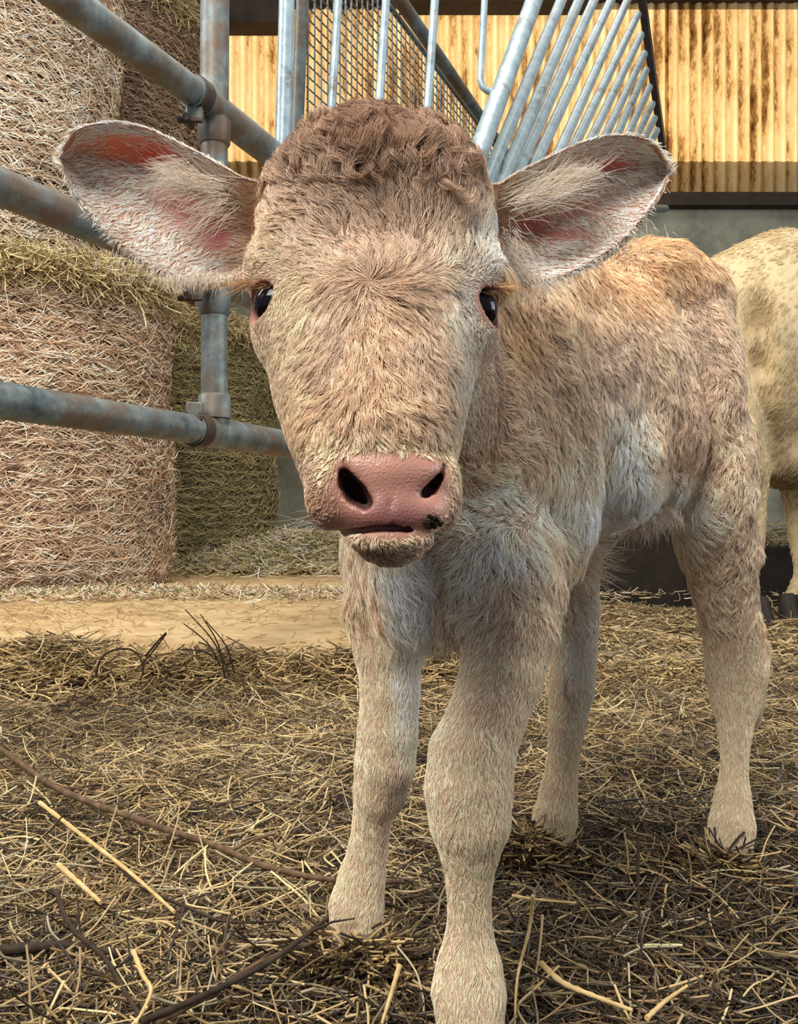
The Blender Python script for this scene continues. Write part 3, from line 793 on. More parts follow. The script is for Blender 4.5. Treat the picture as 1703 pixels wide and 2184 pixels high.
# nostrils: comma-shaped slits that run inward
for pts in ([(728, 982, .0014), (732, 1005, .0034), (744, 1030, .0054), (760, 1052, .0064), (780, 1072, .0050)],
            [(946, 990, .0012), (942, 1010, .0022), (932, 1028, .0030), (918, 1043, .0036), (903, 1056, .0034)]):
    for off in (-.004, .004, .012, .022, .030):
        for (x0, y0, r0), (x1, y1, r1) in zip(pts[:-1], pts[1:]):
            q_ = 1.0 if off < .01 else .85
            FD.cone(FP(x0, y0, off), FP(x1, y1, off), r0 * q_, r1 * q_, .0015, True)
FD.cone(FP(833, 1060, -0.0015), FP(836, 1118, -0.001), .0007, .0010, .003, True)     # philtrum
mouth = [(676, 1108), (700, 1126), (725, 1134), (765, 1133), (800, 1127), (835, 1126), (870, 1128), (905, 1135), (935, 1124), (952, 1104)]
for (x0, y0), (x1, y1) in zip(mouth[:-1], mouth[1:]):
    for off in (-.003, -.0005, .002, .0045, .007):
        FD.cone(FP(x0, y0, off), FP(x1, y1, off), .0018, .0018, .0012, True)
# eye sockets
EYES = [dict(c=P(597, 652, .560), r=.0165, d=np.array([-.80, -.60, .03]), t=-0.3), dict(c=P(1007, 662, .562), r=.0165, d=np.array([.90, -.44, .02]), t=0.42)]
for e in EYES:
    e['d'] /= np.linalg.norm(e['d'])
    up = np.array([0, 0, 1.]); rt = np.cross(e['d'], up); rt /= np.linalg.norm(rt); up = np.cross(rt, e['d'])
    c_, s_ = math.cos(e['t']), math.sin(e['t']); rt, up = rt * c_ + up * s_, up * c_ - rt * s_
    e['R'] = np.array([rt, e['d'], up])
    FD.ell(e['c'], (.0190, .0175, .0190), .006)                       # lids swell over the ball
    FD.ell(e['c'] + e['d'] * .016, (.0150, .020, .0112), .002, True, e['R'])
    FD.ell(e['c'], (.0158, .0158, .0158), .001, True)
V, Q = FD.mesh()
Vs = relax(V, Q, 2, .5)
headm = (V[:, 1] < .70) & (V[:, 2] > .37)
V = np.where(headm[:, None], relax(V, Q, 1, .4), relax(V, Q, 5, .6))
NN_ = normals(V, Q)
fl_ = (~headm) & (V[:, 2] > .30)
dsp = .0045 * vnoise(V, (.035, .035, .11), 91) + .0020 * vnoise(V, .022, 92)
_, ty_ = proj(V); V = V + NN_ * (.0042 * vnoise(V, .017, 97) * headm * np.clip((390 - ty_) / 60, 0, 1))[:, None]
V = V + NN_ * (dsp * fl_ * np.clip((V[:, 2] - .30) / .06, 0, 1) * np.clip((V[:, 1] - .70) / .05, 0, 1))[:, None] * (1 if NN_[(V[:, 1] < .52) & (V[:, 2] > .5)][:, 1].mean() < 0 else -1)
# ears: outlines as top and bottom edges from root to tip
EAR_L = dict(top=[(552, 388), (515, 378), (470, 352), (420, 325), (370, 300), (320, 277), (265, 264), (205, 264), (160, 280), (133, 318)],
             bot=[(520, 596), (500, 592), (465, 604), (420, 606), (370, 588), (310, 560), (250, 515), (200, 470), (155, 410), (130, 350)], side=-1)
EAR_R = dict(top=[(1030, 398), (1062, 394), (1105, 370), (1155, 344), (1205, 320), (1255, 300), (1310, 289), (1360, 292), (1400, 308), (1424, 345)],
             bot=[(1068, 590), (1085, 592), (1130, 598), (1185, 592), (1235, 572), (1290, 540), (1335, 505), (1375, 460), (1408, 415), (1426, 372)], side=1)
ear_parts = []


def spline(pts, n):
    p = np.array(pts, float); t = np.linspace(0, len(p) - 1, n); i = np.clip(t.astype(int), 0, len(p) - 2); f = (t - i)[:, None]
    p0 = p[np.clip(i - 1, 0, None)]; p1 = p[i]; p2 = p[i + 1]; p3 = p[np.clip(i + 2, None, len(p) - 1)]
    return 0.5 * ((2 * p1) + (-p0 + p2) * f + (2 * p0 - 5 * p1 + 4 * p2 - p3) * f ** 2 + (-p0 + 3 * p1 - 3 * p2 + p3) * f ** 3)


for E in (EAR_L, EAR_R):
    nu, nv = 90, 54
    T = spline(E['top'], nu); B = spline(E['bot'], nu); base = len(V)
    grid = np.zeros((2, nu, nv, 3))
    for iu in range(nu):
        u = iu / (nu - 1)
        for iv in range(nv):
            v = iv / (nv - 1); q = T[iu] * (1 - v) + B[iu] * v
            q = q + np.array([E['side'] * (math.sin(math.pi * v) * 10 * u ** 3), 0])
            d0 = 0.628 + 0.012 * u
            dish = math.sin(math.pi * v) ** 0.8 * (0.034 * (1 - u) ** 0.5 + 0.012)
            rim = -0.006 * math.exp(-(v / 0.12) ** 2)
            fold = 0.006 * math.exp(-((v - 0.42) / 0.08) ** 2) * math.sin(math.pi * min(1, u * 1.15)) ** 0.6
            fold2 = 0.004 * math.exp(-((v - 0.66) / 0.06) ** 2) * math.exp(-((u - .3) / .25) ** 2)
            th = 0.0035 + 0.004 * (1 - u) + 0.0015 * math.sin(math.pi * v)
            d = d0 + dish + rim - fold - fold2
            grid[0, iu, iv] = P(q[0], q[1], d)
            g2 = P(q[0], q[1], d); grid[1, iu, iv] = g2 + np.array([0, th, 0])
    Ve = grid.reshape(-1, 3); g = base + np.arange(2 * nu * nv).reshape(2, nu, nv)
    f1 = np.stack([g[0, :-1, :-1], g[0, 1:, :-1], g[0, 1:, 1:], g[0, :-1, 1:]], -1).reshape(-1, 4)
    f2 = np.stack([g[1, :-1, :-1], g[1, :-1, 1:], g[1, 1:, 1:], g[1, 1:, :-1]], -1).reshape(-1, 4)
    rimf = [np.stack([g[0, :-1, 0], g[1, :-1, 0], g[1, 1:, 0], g[0, 1:, 0]], -1), np.stack([g[0, :-1, -1], g[0, 1:, -1], g[1, 1:, -1], g[1, :-1, -1]], -1),
            np.stack([g[0, -1, :-1], g[1, -1, :-1], g[1, -1, 1:], g[0, -1, 1:]], -1), np.stack([g[0, 0, :-1], g[0, 0, 1:], g[1, 0, 1:], g[1, 0, :-1]], -1)]
    ff = np.concatenate([f1, f2] + rimf)
    if E['side'] < 0: ff = ff[:, ::-1]
    ear_parts.append((len(V), len(V) + nu * nv, len(V) + 2 * nu * nv))
    V = np.concatenate([V, Ve]); Q = np.concatenate([Q, ff[:, ::-1]])
NV = normals(V, Q)
isear = np.zeros(len(V), bool); isear[ear_parts[0][0]:] = True
earfront = np.zeros(len(V), bool)
for a, b_, c_ in ear_parts: earfront[a:b_] = True
# orientation check: outward normals point away from the mesh interior
ctr = P(800, 700, .60); hm = (~isear) & headm[:0].any() if False else None
test = (~isear) & (V[:, 1] < .52) & (V[:, 2] > .5)
if NV[test][:, 1].mean() > 0: Q = Q[:, ::-1].copy(); NV = -NV
for a, b_, c_ in ear_parts:
    if NV[a:b_][:, 1].mean() > 0:
        m_ = (Q >= a).all(1) & (Q < c_).all(1); Q[m_] = Q[m_][:, ::-1]; NV[a:c_] *= -1

# coat colours, as patches; a few stand in for light on the animal
TAN = srgb((208, 182, 156)); BROWN = srgb((160, 126, 100)); CREAM = srgb((222, 202, 166)); WHITE = srgb((250, 243, 230)); PINKC = srgb((196, 128, 120)); ORANGE = srgb((212, 168, 122)); GREY = srgb((172, 156, 138))
DIRT = srgb((96, 92, 88)); RED = srgb((206, 92, 74)); DARKPINK = srgb((176, 96, 96)); PALEPINK = srgb((222, 184, 168))
HEADBLOBS = [(800, 320, 230, 75, srgb((132, 97, 72)), .95), (800, 260, 200, 50, srgb((126, 90, 66)), .85), (610, 350, 50, 60, srgb((118, 84, 60)), .8), (980, 350, 40, 50, srgb((126, 90, 66)), .7), (800, 470, 120, 95, srgb((158, 132, 112)), .65), (1000, 480, 60, 60, ORANGE, .3), (560, 440, 40, 60, BROWN, .5),
             (620, 640, 60, 100, CREAM, .7), (1000, 640, 60, 110, WHITE, .5), (990, 800, 32, 150, srgb((226, 214, 196)), .75), (620, 780, 60, 120, CREAM, .35), (560, 520, 40, 60, CREAM, .4), (1050, 520, 40, 70, WHITE, .6),
             (810, 700, 60, 140, ORANGE, .35), (800, 860, 110, 90, ORANGE, .4), (640, 900, 60, 80, ORANGE, .3), (820, 948, 150, 22, CREAM, .9), (690, 985, 26, 50, CREAM, .85), (965, 985, 18, 45, CREAM, .8), (665, 1075, 26, 50, srgb((168, 126, 98)), .8),
             (830, 1165, 80, 20, CREAM, .7), (830, 1182, 50, 10, DIRT, .7), (1003, 515, 12, 14, DIRT, .9), (972, 622, 9, 20, DIRT, .95), (1000, 490, 14, 12, DIRT, .5)]
BODYBLOBS = [(1330, 600, 160, 100, ORANGE, .75), (1480, 570, 90, 60, ORANGE, .55), (1400, 520, 80, 40, ORANGE, .9), (1090, 720, 70, 100, ORANGE, .5), (1030, 900, 60, 120, ORANGE, .3), (1300, 800, 110, 130, GREY, .6), (1490, 720, 70, 110, GREY, .6), (1470, 900, 50, 150, BROWN, .35),
             (1345, 1010, 45, 70, WHITE, .7), (1330, 930, 30, 60, WHITE, .3), (1290, 1085, 110, 50, WHITE, .8), (1240, 1010, 50, 60, WHITE, .35), (1215, 850, 16, 120, CREAM, .4), (1425, 760, 14, 160, CREAM, .4), (1350, 740, 20, 10, DIRT, .3), (1430, 1060, 70, 45, WHITE, .85), (1500, 1110, 40, 40, WHITE, .4), (1060, 1180, 90, 60, WHITE, .75), (1090, 1080, 80, 40, WHITE, .4), (870, 1260, 60, 110, WHITE, .95), (1000, 1290, 60, 90, WHITE, .5), (1330, 890, 50, 60, WHITE, .3),  # thin cream strips: highlights painted along the shoulder and thigh edges
             (880, 1480, 40, 130, WHITE, .8), (1250, 1400, 50, 140, WHITE, .7), (1190, 1700, 50, 120, CREAM, .4), (1010, 1900, 60, 120, CREAM, .35), (1560, 1750, 60, 100, CREAM, .3), (850, 1700, 20, 60, DIRT, .6), (1215, 1480, 14, 30, DIRT, .6), (815, 1800, 12, 40, DIRT, .4), (1040, 1500, 50, 40, GREY, .4), (780, 1300, 50, 90, ORANGE, .35), (960, 1340, 40, 50, BROWN, .5), (1640, 1330, 20, 60, ORANGE, .5)]
EARBLOBS = [(270, 318, 90, 34, srgb((216, 118, 78)), 1.), (335, 335, 55, 30, srgb((206, 72, 60)), 1.), (390, 425, 60, 34, DARKPINK, .95), (430, 462, 60, 34, DARKPINK, 1.), (465, 505, 40, 34, DARKPINK, 1.), (330, 420, 60, 40, PALEPINK, .6), (350, 500, 80, 40, PALEPINK, .4),  # orange and red spots: light through the ear painted into the skin
            (1290, 352, 60, 14, RED, .95), (1250, 360, 40, 14, DARKPINK, .8), (1200, 440, 90, 22, PINKC, .85), (1135, 480, 45, 30, DARKPINK, .9), (1200, 500, 70, 14, DARKPINK, .7), (1110, 520, 30, 30, DARKPINK, .6), (1240, 560, 60, 30, PALEPINK, .3), (1290, 440, 70, 40, PALEPINK, .5)]
NOSE_POLY = np.array([(722, 975), (770, 968), (830, 964), (900, 970), (948, 982), (962, 1010), (962, 1060), (950, 1095), (930, 1120), (905, 1140), (835, 1147), (760, 1140), (705, 1132), (684, 1112), (684, 1080), (692, 1050), (706, 1030), (712, 1000)], float)


def in_poly(px, py, poly):
    ins = np.zeros(len(px), bool); n = len(poly)
    for i in range(n):
        x0, y0 = poly[i]; x1, y1 = poly[(i + 1) % n]
        c = ((y0 > py) != (y1 > py)) & (px < (x1 - x0) * (py - y0) / (y1 - y0 + 1e-9) + x0); ins ^= c
    return ins


def poly_soft(px, py, poly, w):
    d = np.full(len(px), 1e9); n = len(poly)
    for i in range(n):
        a = poly[i]; b = poly[(i + 1) % n]; ab = b - a
        t = np.clip(((px - a[0]) * ab[0] + (py - a[1]) * ab[1]) / (ab @ ab), 0, 1)
        d = np.minimum(d, np.hypot(px - a[0] - t * ab[0], py - a[1] - t * ab[1]))
    s = np.where(in_poly(px, py, poly), d, -d); return np.clip(0.5 + s / (2 * w), 0, 1)


def region_masks(p, ear):
    px, py = proj(p)
    head = (~ear) & (p[:, 1] < .70) & (p[:, 2] > .38 + np.clip((p[:, 1] - .56) * 1.2, 0, 1) * 0.6) & (px < 1075)
    return px, py, head


def coat_col(p, ear, efront):
    px, py, head = region_masks(p, ear); n = len(p)
    c = np.tile(TAN, (n, 1)); nz = 25 * vnoise(p, .018, 31); nz2 = 25 * vnoise(p, .018, 32)
    c *= (1 + 0.10 * vnoise(p, .05, 33) + 0.06 * vnoise(p, .015, 34))[:, None]

    def blobs(mask, L, hard=1.0):
        for x, y, rx, ry, col, s in L:
            w = s * np.exp(-(((px + nz * hard - x) / rx) ** 2 + ((py + nz2 * hard - y) / ry) ** 2)) * mask
            c[:] = c * (1 - w[:, None]) + col * w[:, None]
    body = ~head & ~ear
    c[body] = c[body] * .6 + srgb((202, 180, 154)) * .5
    lg = np.clip((py - 1300) / 120, 0, 1) * body; c[:] = c * (1 - .5 * lg[:, None]) + srgb((222, 202, 172)) * .6 * lg[:, None]
    blobs(head, HEADBLOBS, .6); blobs(body, BODYBLOBS)
    if ear.any():
        back = ear & ~efront; c[ear] = c[ear] * .12 + srgb((238, 222, 206)) * .88; c[back] = srgb((206, 176, 140))
        base = ear & (np.minimum(np.abs(px - 540), np.abs(px - 1045)) < 60); w = np.clip(1 - np.minimum(np.abs(px - 540), np.abs(px - 1045)) / 90, 0, 1)[:, None] * base[:, None]
        c[:] = c * (1 - .6 * w) + srgb((186, 148, 112)) * .6 * w
    return c, px, py, head


cv, px, py, headv = coat_col(V, isear, earfront)
nose = poly_soft(px, py, NOSE_POLY, 12) * (V[:, 1] < .53) * headv
pn = srgb((180, 130, 112)) * (1 + .12 * vnoise(V, .012, 41) + .05 * vnoise(V, .003, 42))[:, None]
lowl = np.clip((py - 1085) / 40, 0, 1)[:, None]; pn = pn * (1 - .35 * lowl) + srgb((136, 80, 80)) * .35 * lowl
wg = (.8 * np.exp(-((px - 700) / 34) ** 2 - ((py - 1065) / 46) ** 2))[:, None]; pn = pn * (1 - wg) + srgb((140, 96, 74)) * wg
wg = (.45 * np.exp(-((px - 940) / 16) ** 2 - ((py - 1050) / 40) ** 2))[:, None]; pn = pn * (1 - wg) + srgb((176, 122, 96)) * wg
wg = (.8 * np.exp(-((px - 835) / 65) ** 2 - ((py - 1098) / 36) ** 2))[:, None]; pn = pn * (1 - wg) + srgb((132, 80, 80)) * wg  # shading on the lower middle of the pad, painted into the skin
wg = (.5 * np.exp(-((px - 830) / 100) ** 2 - ((py - 980) / 14) ** 2))[:, None]; pn = pn * (1 - wg) + srgb((204, 150, 126)) * wg
lgv = (np.clip((py - 1300) / 120, 0, 1) * ~headv * ~isear)[:, None]; skin = cv * (np.array([.50, .42, .36]) * (1 - lgv) + np.array([.66, .62, .56]) * lgv); skin[earfront] = skin[earfront] * .5 + srgb((226, 170, 156)) * .5
for (x, y, rx, ry, col, s) in EARBLOBS:
    w = s * np.exp(-(((px - x) / rx) ** 2 + ((py - y) / ry) ** 2)) * earfront
    skin = skin * (1 - w[:, None]) + col * w[:, None]
muzz = np.clip(poly_soft(px, py, NOSE_POLY, 30) * 1.6, 0, 1) * (V[:, 1] < .54) * headv; skin = skin * (1 - muzz[:, None]) + (cv * [.8, .62, .52]) * muzz[:, None]
skin = skin * (1 - nose[:, None]) + pn * nose[:, None]
for e in EYES:
    dd = np.linalg.norm(V - e['c'], axis=1); w = np.clip((0.0225 - dd) / .003, 0, 1) * headv
    w2 = np.clip((0.0175 - dd) / .002, 0, 1) * headv
    skin = skin * (1 - .75 * w[:, None]) + srgb((172, 112, 96)) * .75 * w[:, None]
    skin = skin * (1 - .6 * w2[:, None]) + srgb((84, 44, 40)) * .6 * w2[:, None]
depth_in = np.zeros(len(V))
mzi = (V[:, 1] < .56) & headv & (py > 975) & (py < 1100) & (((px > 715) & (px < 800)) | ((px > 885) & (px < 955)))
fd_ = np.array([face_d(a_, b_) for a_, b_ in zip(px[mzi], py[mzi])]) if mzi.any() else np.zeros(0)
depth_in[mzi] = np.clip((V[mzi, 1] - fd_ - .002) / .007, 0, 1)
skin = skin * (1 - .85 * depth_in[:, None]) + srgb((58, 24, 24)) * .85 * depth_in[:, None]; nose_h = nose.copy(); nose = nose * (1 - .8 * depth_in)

m, nt, b = mat('calf_skin')
a = N(nt, 'ShaderNodeAttribute', attribute_name='col'); w = N(nt, 'ShaderNodeAttribute', attribute_name='wet')
nt.links.new(a.outputs['Color'], b.inputs['Base Color'])
mrr = N(nt, 'ShaderNodeMapRange'); mrr.inputs[3].default_value = 0.75; mrr.inputs[4].default_value = 0.36
nt.links.new(w.outputs['Fac'], mrr.inputs[0]); nt.links.new(mrr.outputs[0], b.inputs['Roughness'])
tc = N(nt, 'ShaderNodeTexCoord'); vo = N(nt, 'ShaderNodeTexVoronoi'); vo.inputs['Scale'].default_value = 650
nt.links.new(tc.outputs['Object'], vo.inputs['Vector'])
bp = N(nt, 'ShaderNodeBump'); bp.inputs['Strength'].default_value = 0.3; bp.inputs['Distance'].default_value = 0.001
nt.links.new(vo.outputs['Distance'], bp.inputs['Height']); nt.links.new(bp.outputs[0], b.inputs['Normal'])
b.inputs['Subsurface Weight'].default_value = 0.12; b.inputs['Subsurface Radius'].default_value = (1.0, .35, .25); b.inputs['Subsurface Scale'].default_value = 0.006
M_SKIN = m

calf = empty('calf', (0.14, 0.86, 0.0)); tag(calf, 'newborn buff coated calf standing in straw looking straight ahead', 'calf')
body = mesh_np('body', V, Q, M_SKIN, calf)
at = body.data.color_attributes.new('col', 'FLOAT_COLOR', 'POINT'); at.data.foreach_set('color', np.concatenate([np.clip(skin, 0, 1), np.ones((len(V), 1))], 1).astype(np.float32).ravel())
at = body.data.attributes.new('wet', 'FLOAT', 'POINT'); at.data.foreach_set('value', nose.astype(np.float32))

# eyes
me_, nt, b = mat('calf_eye'); tc = N(nt, 'ShaderNodeTexCoord')
b.inputs['Base Color'].default_value = (*srgb((20, 14, 16)), 1); b.inputs['Roughness'].default_value = 0.10; b.inputs['Specular IOR Level'].default_value = 0.22
M_EYE = me_
for e in EYES:
    mb = MB(); nr, ns = 24, 36; Vv = []; Fc = []
    for i in range(nr + 1):
        ph = math.pi * i / nr
        for j in range(ns):
            th = 2 * math.pi * j / ns; q = np.array([math.sin(ph) * math.cos(th), math.cos(ph), math.sin(ph) * math.sin(th)])
            bul = .0008 * max(0, q[1] - .75) / .25; Vv.append(e['c'] + (e['R'].T @ q) * (.0160 + bul))
    for i in range(nr):
        for j in range(ns): Fc.append((i * ns + j, i * ns + (j + 1) % ns, (i + 1) * ns + (j + 1) % ns, (i + 1) * ns + j))
    mb.add(Vv, Fc); o = mb.build('eye', M_EYE, calf)


# ------------------------------------------------------------------ hair
def hair(name, n, sel_w, lenf, flow, opt, parent=None):
    """sel_w: weight per vertex; lenf, flow, opt: functions of the roots"""
    tri = np.concatenate([Q[:, [0, 1, 2]], Q[:, [0, 2, 3]]]); A, Bq, Cq = V[tri[:, 0]], V[tri[:, 1]], V[tri[:, 2]]
    ar = np.linalg.norm(np.cross(Bq - A, Cq - A), axis=1) * sel_w[tri].mean(1)
    cs = np.cumsum(ar); t = np.searchsorted(cs, rng.uniform(0, cs[-1], n)); t = np.clip(t, 0, len(tri) - 1)
    u = rng.uniform(0, 1, (n, 2)); fl = u.sum(1) > 1; u[fl] = 1 - u[fl]; w = np.stack([1 - u.sum(1), u[:, 0], u[:, 1]], 1)[:, :, None]
    r = (V[tri[t]] * w).sum(1); nn = (NV[tri[t]] * w).sum(1); nn /= np.linalg.norm(nn, axis=1)[:, None] + 1e-9
    ear = isear[tri[t][:, 0]]; ef = earfront[tri[t][:, 0]]
    col, hx, hy, head = coat_col(r, ear, ef)
    fx_, fy_ = flow(hx, hy, head, ear, r)
    wa = .55 * vnoise(r, .034, 95) + .3 * vnoise(r, .014, 96); wa = wa * np.where((hy > 1340) | ear, .3, 1); fx_, fy_ = fx_ * np.cos(wa) - fy_ * np.sin(wa), fx_ * np.sin(wa) + fy_ * np.cos(wa)
    D = np.stack([fx_, np.zeros(n), -fy_], 1)
    D = D - nn * (D * nn).sum(1)[:, None]; D /= np.linalg.norm(D, axis=1)[:, None] + 1e-6
    L, lift, wave, cell, cstr, rad = opt(hx, hy, head, ear, r, nn)
    cc, rnd = clumps(r, cell, 50); cc2, rnd2 = clumps(r, cell * 2.7, 80)
    ang = (rnd[:, 0] - .5) * .55 + (rnd2[:, 0] - .5) * .75 + rng.normal(0, .08, n)
    Bv = np.cross(nn, D); T = D * np.cos(ang)[:, None] + Bv * np.sin(ang)[:, None]; Bv = np.cross(nn, T)
    L = L * rng.uniform(.65, 1.15, n) * (.75 + .5 * rnd[:, 1])
    k = 6; t_ = np.linspace(0, 1, k)[None, :, None]
    toc = cc - r; toc = toc - nn * (toc * nn).sum(1)[:, None]
    li = (lift * (.7 + .6 * rnd[:, 2]))[:, None, None]
    Lq = L[:, None, None]
    p = r[:, None, :] + Lq * (t_ * T[:, None, :] * np.cos(li) + (t_ - .62 * t_ ** 2) * np.sin(li) * nn[:, None, :] * 1.3)
    ph = rnd[:, 2][:, None, None] * 6.28 + rng.normal(0, .2, n)[:, None, None]
    wv = wave[:, None, None]
    p += wv * Lq * (np.sin(5.2 * t_ + ph) - np.sin(ph)) * Bv[:, None, :] * t_ ** .5 * .5
    p += wv * Lq * .35 * (np.cos(5.2 * t_ + ph) - np.cos(ph)) * nn[:, None, :] * t_ * .5
    p += toc[:, None, :] * (cstr[:, None, None] * t_ ** .9)
    p[:, 1:] += 0.0004 * nn[:, None, :]
    R = rad[:, None] * np.array([1.0, 1.0, .95, .85, .65, .28])[None, :]
    br = 1.04 + .24 * (rnd[:, 1] - .5) * 2 + .12 * (rnd2[:, 1] - .5) * 2 + rng.normal(0, .12, n)
    br = np.where((hy > 1340) & ~head & ~ear, 1.04 + (br - 1.04) * .5, br)
    col = np.clip(col * 1.20 * br[:, None], .01, .9)
    return curves_obj(name, p, R, col, M_FUR, parent or calf)


WX, WY = 785, 598


def flow_head(x, y):
    vx, vy = x - (WX + (y - WY) * .05), y - WY
    dy = np.tanh(vy / 45.0); dx = np.clip(vx / 90.0, -1.3, 1.3)
    low = y > 930
    dx = np.where(y > WY, np.clip(vx / 120, -1.1, 1.1) * .75, np.clip(vx / 200.0, -1, 1) * .8)
    near = np.exp(-(vx ** 2 + vy ** 2) / 60.0 ** 2)
    dx = dx + near * vx / 60.0
    # around the eyes the hair runs outward and down
    return dx, dy + .001


BODYFLOW = np.array([  # px, py, dx, dy
    (1350, 620, .35, 1), (1450, 600, .6, 1), (1540, 700, .3, 1), (1180, 640, .6, 1), (1100, 800, .9, .35), (1060, 900, .95, .3), (1030, 1000, .9, .5), (1180, 800, .4, 1), (1250, 900, .3, 1), (1330, 780, .6, 1),
    (1320, 960, -.25, 1), (1330, 1060, .1, 1), (1420, 1060, .5, 1), (1480, 1120, .5, 1), (1480, 800, -.1, 1), (1490, 950, -.2, 1), (1550, 900, .2, 1), (1560, 1100, 0, 1), (1560, 1250, .1, 1), (1560, 1400, .1, 1), (1570, 1600, 0, 1), (1560, 1750, 0, 1),
    (1060, 1180, -.1, .4), (980, 1200, -1, .35), (950, 1150, -1, .1), (1000, 1100, -.8, -.1), (1100, 1090, -.6, -.3), (1040, 1260, -.5, 1), (1130, 1230, .3, 1), (1160, 1150, .6, .6), (870, 1230, .5, 1), (820, 1220, .2, 1), (880, 1330, .4, 1), (1100, 1380, -.2, 1), (1050, 1500, -.2, 1), (1000, 1700, 0, 1), (1000, 1900, 0, 1), (1000, 2100, 0, 1),
    (830, 1450, .1, 1), (820, 1600, 0, 1), (800, 1800, -.1, 1), (760, 1950, -.2, 1), (780, 1250, 0, 1), (1220, 1400, .1, 1), (1200, 1600, 0, 1), (1180, 1780, 0, 1), (1400, 520, .8, .4)], float)


def flow_body(x, y):
    ax = np.zeros_like(x); ay = np.zeros_like(x); s = np.zeros_like(x)
    for gx_, gy_, dx, dy in BODYFLOW:
        w = 1 / ((x - gx_) ** 2 + (y - gy_) ** 2 + 900.0) ** 1.5; l = math.hypot(dx, dy); ax += w * dx / l; ay += w * dy / l; s += w
    return ax / s, ay / s


def flow(x, y, head, ear, r):
    hx_, hy_ = flow_head(x, y); bx, by = flow_body(x, y)
    fx_ = np.where(head, hx_, bx); fy_ = np.where(head, hy_, by)
    sd = np.where(x < 800, -1.0, 1.0)
    # ear hair streams from the root outwards and fans to the edges
    fx_ = np.where(ear, sd * 1.0, fx_); fy_ = np.where(ear, np.where(x < 800, (y - (300 + (x - 130) * .42)) / 90, (y - (400 - (x - 1100) * .3)) / 90).clip(-.9, 1.4) * .9, fy_)
    return fx_, fy_


def opt_main(x, y, head, ear, r, nn):
    n = len(x)
    L = np.where(head, .0140, .017); L = np.where(head & (y > 780), .0105, L); L = np.where(head & (y > 930), .0036, L); L = np.where(head & (y > 1000), .0024, L); L = np.where(head & (y > 1140), .0032, L)
    eye = np.zeros(n)
    for e in EYES:
        dd = np.linalg.norm(r - e['c'], axis=1); eye = np.maximum(eye, np.clip((.045 - dd) / .02, 0, 1))
    side = head & ((x < 655 - (y - 600) * .05) | (x > 965)) & (y > 540)
    L = np.where(side & (y > 560), .0055, L); L = L * (1 - .55 * eye * head)
    L = np.where(head & (y < 400), .017, L)
    leg = (~head) & (~ear) & (y > 1340); belly = (~head) & (~ear) & (y > 1000) & (y < 1180) & (x > 1200) & (x < 1500)
    L = np.where((~head) & (~ear), .0145, L); L = np.where(leg, .0062, L); L = np.where(belly, .024, L); L = np.where((~head) & (~ear) & (x < 940) & (y < 1380) & (y > 1150) & (x > 790), .020, L)
    L = np.where(ear, .0065, L)
    lift = np.where(head, .24, .22); lift = np.where(leg, .13, lift); lift = np.where(side, .12, lift); lift = np.where(head & (y < 400), .6, lift); lift = np.where(ear, .22, lift)
    wave = np.where(head & (y < 560), .22, .16); wave = np.where(head & (y < 420), .32, wave); wave = np.where(leg | ear, .05, wave); wave = np.where((~head) & ~leg & ~ear, .20, wave)
    cell = np.where(head, .0038, .0050); cell = np.where(head & (y < 400), .006, cell); cell = np.where(leg, .0028, cell); cell = np.where(ear, .004, cell); cell = np.where(side, .002, cell)
    cs = np.where(leg | side, .35, .68); cs = np.where(ear, .55, cs)
    dist = r[:, 1]
    rad = np.where(head, .00017, .00019) * np.where(dist > .9, 1.25, 1.0); rad = np.where(side, .00012, rad); rad = np.where(leg, .00016, rad)
    return L, lift, wave, cell, cs, rad


wv = np.ones(len(V)) * (~isear)
wv *= (1 - nose_h)
wv[nose_h > .55] *= 0; wv[depth_in > .02] = 0
muzfuzz = np.clip(np.exp(-((px - 690) / 30) ** 2 - ((py - 1075) / 45) ** 2) + .5 * np.exp(-((px - 955) / 14) ** 2 - ((py - 1060) / 50) ** 2), 0, 1) * headv * (V[:, 1] < .54)
wv = np.maximum(wv, .22 * (muzfuzz > .35) * (py > 1000) * (py < 1125) * muzfuzz * (depth_in < .02))
dist = V[:, 1]; wv *= np.where(headv, 2.2, 1.0) * np.where(dist > .95, .75, 1.0)
backside = (NV[:, 1] > .35); wv[backside & ~isear] *= .3
for e in EYES:
    dd = np.linalg.norm(V - e['c'], axis=1); wv[(dd < .0214)] = 0
wv[V[:, 2] < 0.03] = 0
earw = np.zeros(len(V)); earw[isear] = 1.0; earw[isear & ~earfront] = .5
pk = np.zeros(len(V))
for (x, y, rx, ry, col_, s) in EARBLOBS:
    if s > .65: pk = np.maximum(pk, np.exp(-(((px - x) / rx) ** 2 + ((py - y) / ry) ** 2)))
earw *= np.where(earfront, .65 - .60 * np.clip(pk * 1.8, 0, 1), 1)
HAIRN = 1.0
hair('coat', int(400000 * HAIRN), wv, None, flow, opt_main)
hair('ear_hair', int(42000 * HAIRN), earw, None, flow, opt_main)


# curly topknot
def opt_top(x, y, head, ear, r, nn):
    n = len(x); o = np.ones(n); f = np.clip((430 - y) / 120, 0, 1)
    return .0115 + .003 * f, .42 + .22 * f, .65 + .2 * f, .0095 + 0 * o, .88 * o, .00018 * o


def flow_top(x, y, head, ear, r):
    a = 3.0 * vnoise(r, .03, 61) ; return np.cos(a) * .9 + np.clip((x - 800) / 200, -1, 1) * .6, np.sin(a) * .8 - .3


lim = 385 + 40 * (np.abs(px - 800) > 150); tw = np.where(headv & (py < lim), np.clip((lim - py) / 50, 0, 1), 0) * (NV[:, 1] < .5)
hair('topknot', 34000, tw, None, flow_top, opt_top)


